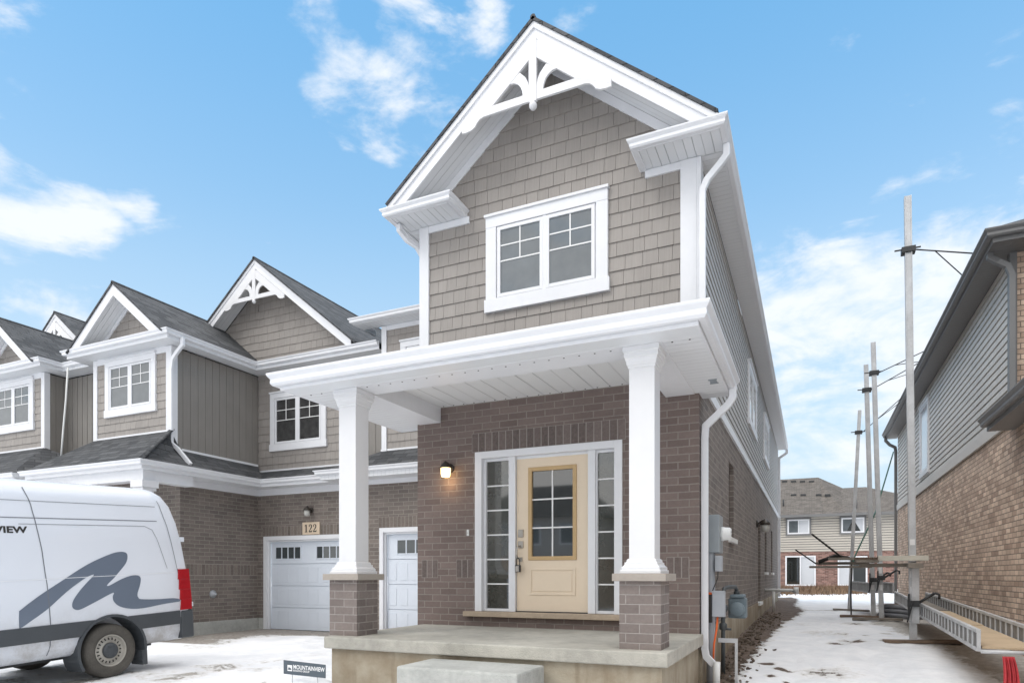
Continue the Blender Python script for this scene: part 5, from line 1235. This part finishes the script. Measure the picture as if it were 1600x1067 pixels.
for k, (x, y, z_, L_, ang, lab, mat) in enumerate([(1.62, 12.28, .26, 1.1, 4, 'weathered timber sole plank under the nearest scaffold pole', 'lumber_brown'), (1.35, 16.85, .37, 1.0, -6, 'grey timber sole plank under the second scaffold pole', 'lumber_grey'), (1.1, 17.75, .38, .95, -3, 'dark timber sole plank under the left pole of the close pair', 'lumber_brown'), (1.0, 20.5, .42, .9, 2, 'far timber sole plank under the shortest scaffold pole', 'lumber_grey')]):
    z_ = gh(x, y)+.012
    t = thing('sole_plank', (x, y, z_), lab, 'plank', 'timber planks under the scaffold poles')
    m = MB(); nseg = 8; ca, sa = math.cos(R(ang)), math.sin(R(ang))
    for q in range(nseg):
        u0_, u1_ = -L_/2+L_*q/nseg, -L_/2+L_*(q+1)/nseg; b0_ = .012*math.sin(u0_*3+k); b1_ = .012*math.sin(u1_*3+k)
        f_ = lambda u, v, w_: (x+u*ca-v*sa, y+u*sa+v*ca, z_+w_)
        m.hexa([f_(u0_, -.11, b0_), f_(u1_, -.11, b1_), f_(u1_, .11, b1_), f_(u0_, .11, b0_), f_(u0_, -.11, b0_+.045), f_(u1_, -.11, b1_+.045), f_(u1_, .11, b1_+.045), f_(u0_, .11, b0_+.045)])
    bmesh.ops.remove_doubles(m.bm, verts=m.bm.verts, dist=1e-4)
    m.build('board', mat, t)
# red cloth hanging from the walkway
t = thing('red_flag_cloth', (1.79, 7.95, .6), 'red warning cloth hanging from the near end of the scaffold walkway', 'cloth')
bm = bmesh.new(); nu, nv = 22, 16; g = []
for j in range(nv+1):
    v = j/nv; row = []
    for i in range(nu+1):
        u = i/nu-.5; w_ = .075*(1+.5*math.sin(v*2.2)-.15*v) ; 
        row.append(bm.verts.new((1.77+u*w_*1.3+.025*math.sin(v*4), 7.93+.03*math.sin(u*22+v*2)*(.4+v)+.02*math.sin(u*40), .60-v*.62-.03*math.cos(u*9)*v)))
    g.append(row)
for j in range(nv):
    for i in range(nu):
        f = bm.faces.new((g[j][i], g[j][i+1], g[j+1][i+1], g[j+1][i])); f.smooth = True
me = bpy.data.meshes.new('cloth'); bmesh.ops.translate(bm, verts=bm.verts, vec=-ORG); bm.to_mesh(me); bm.free(); me.materials.append(M['red_cloth'])
o = bpy.data.objects.new('cloth', me); COL.objects.link(o); o.parent = t; sm = o.modifiers.new('thick', 'SOLIDIFY'); sm.thickness = .004
# ropes and coil
t = thing('tie_rope', (1, 20, .5), 'dark green rope running from the far downspout down to the scaffold', 'rope')
def pxp(px, py, dd): return Vector((0, 0, CAMH))+ray(px, py)*dd
MB().tube([pxp(1396, 706, 22.5), pxp(1368, 800, 19.5), pxp(1336, 868, 17.5), pxp(1332, 880, 17)], .022, 6).build('rope', 'cable_green', t)
t = thing('hanging_rope', (1, 20, .5), 'thin dark rope hanging straight down beside the shortest scaffold pole', 'rope')
MB().tube([pxp(1331, 870, 16.5), pxp(1329.5, 920, 16.5), pxp(1330, 960, 16.4), pxp(1333, 973, 16.2)], .018, 6).build('rope', 'ink', t)
t = thing('drain_coil', (1.5, 15, .4), 'coil of black corrugated drain pipe lying behind the nearest scaffold pole', 'pipe coil')
m = MB(); c = pxp(1410, 955, 15.6); c.z = .45
for lay in range(3):
    rr = .48-.05*lay; path = []
    for q in range(33): a = 2*math.pi*q/32; path.append(c+Vector((math.cos(a)*rr, math.sin(a)*rr*.9, lay*.1+.02*math.sin(a*2))))
    m.tube(path, [.05+.008*(q % 2) for q in range(33)], 10)
m.build('coil', 'van_seam', t)
# rubble along the mud strip, dry grass at the far bank
m = MB(); random.seed(3)
for k in range(420):
    Y = 8+11*random.random()**1.3; X = -1.12+abs(random.gauss(0, .2)); s_ = random.uniform(.01, .038)*(1 if random.random() < .93 else 1.8); c = Vector((X, Y, gh(X, Y)+s_*.3))
    pts = [Vector((random.gauss(0, 1), random.gauss(0, 1), random.gauss(0, .7))).normalized()*s_*random.uniform(.7, 1.1) for _ in range(14)]
    vs_ = [m.bm.verts.new(c+p) for p in pts]; r_ = bmesh.ops.convex_hull(m.bm, input=vs_)
    bmesh.ops.delete(m.bm, geom=[g_ for g_ in r_['geom_interior'] if isinstance(g_, bmesh.types.BMVert)], context='VERTS')
tag(m.build('rubble', 'rock'), 'clods and stones', kind='stuff')
m = MB()
for k in range(2600):
    X = random.uniform(-1.9, 2.4); Y = 36+random.gauss(0, 1.3)+X*.5; z_ = gh(X, Y)-.05; h_ = random.uniform(.15, .55); a = random.uniform(0, 6.28); l_ = Vector((math.cos(a), math.sin(a), 0))
    d_ = Vector((math.cos(a+1.6), math.sin(a+1.6), 0))*.025; p = Vector((X, Y, z_)); m.face([p-d_, p+d_, p+d_*.3+l_*h_*.7+Vector((0, 0, h_))])
tag(m.build('dry_grass', 'dry_grass', recalc=False), 'brown dry grass', kind='stuff')
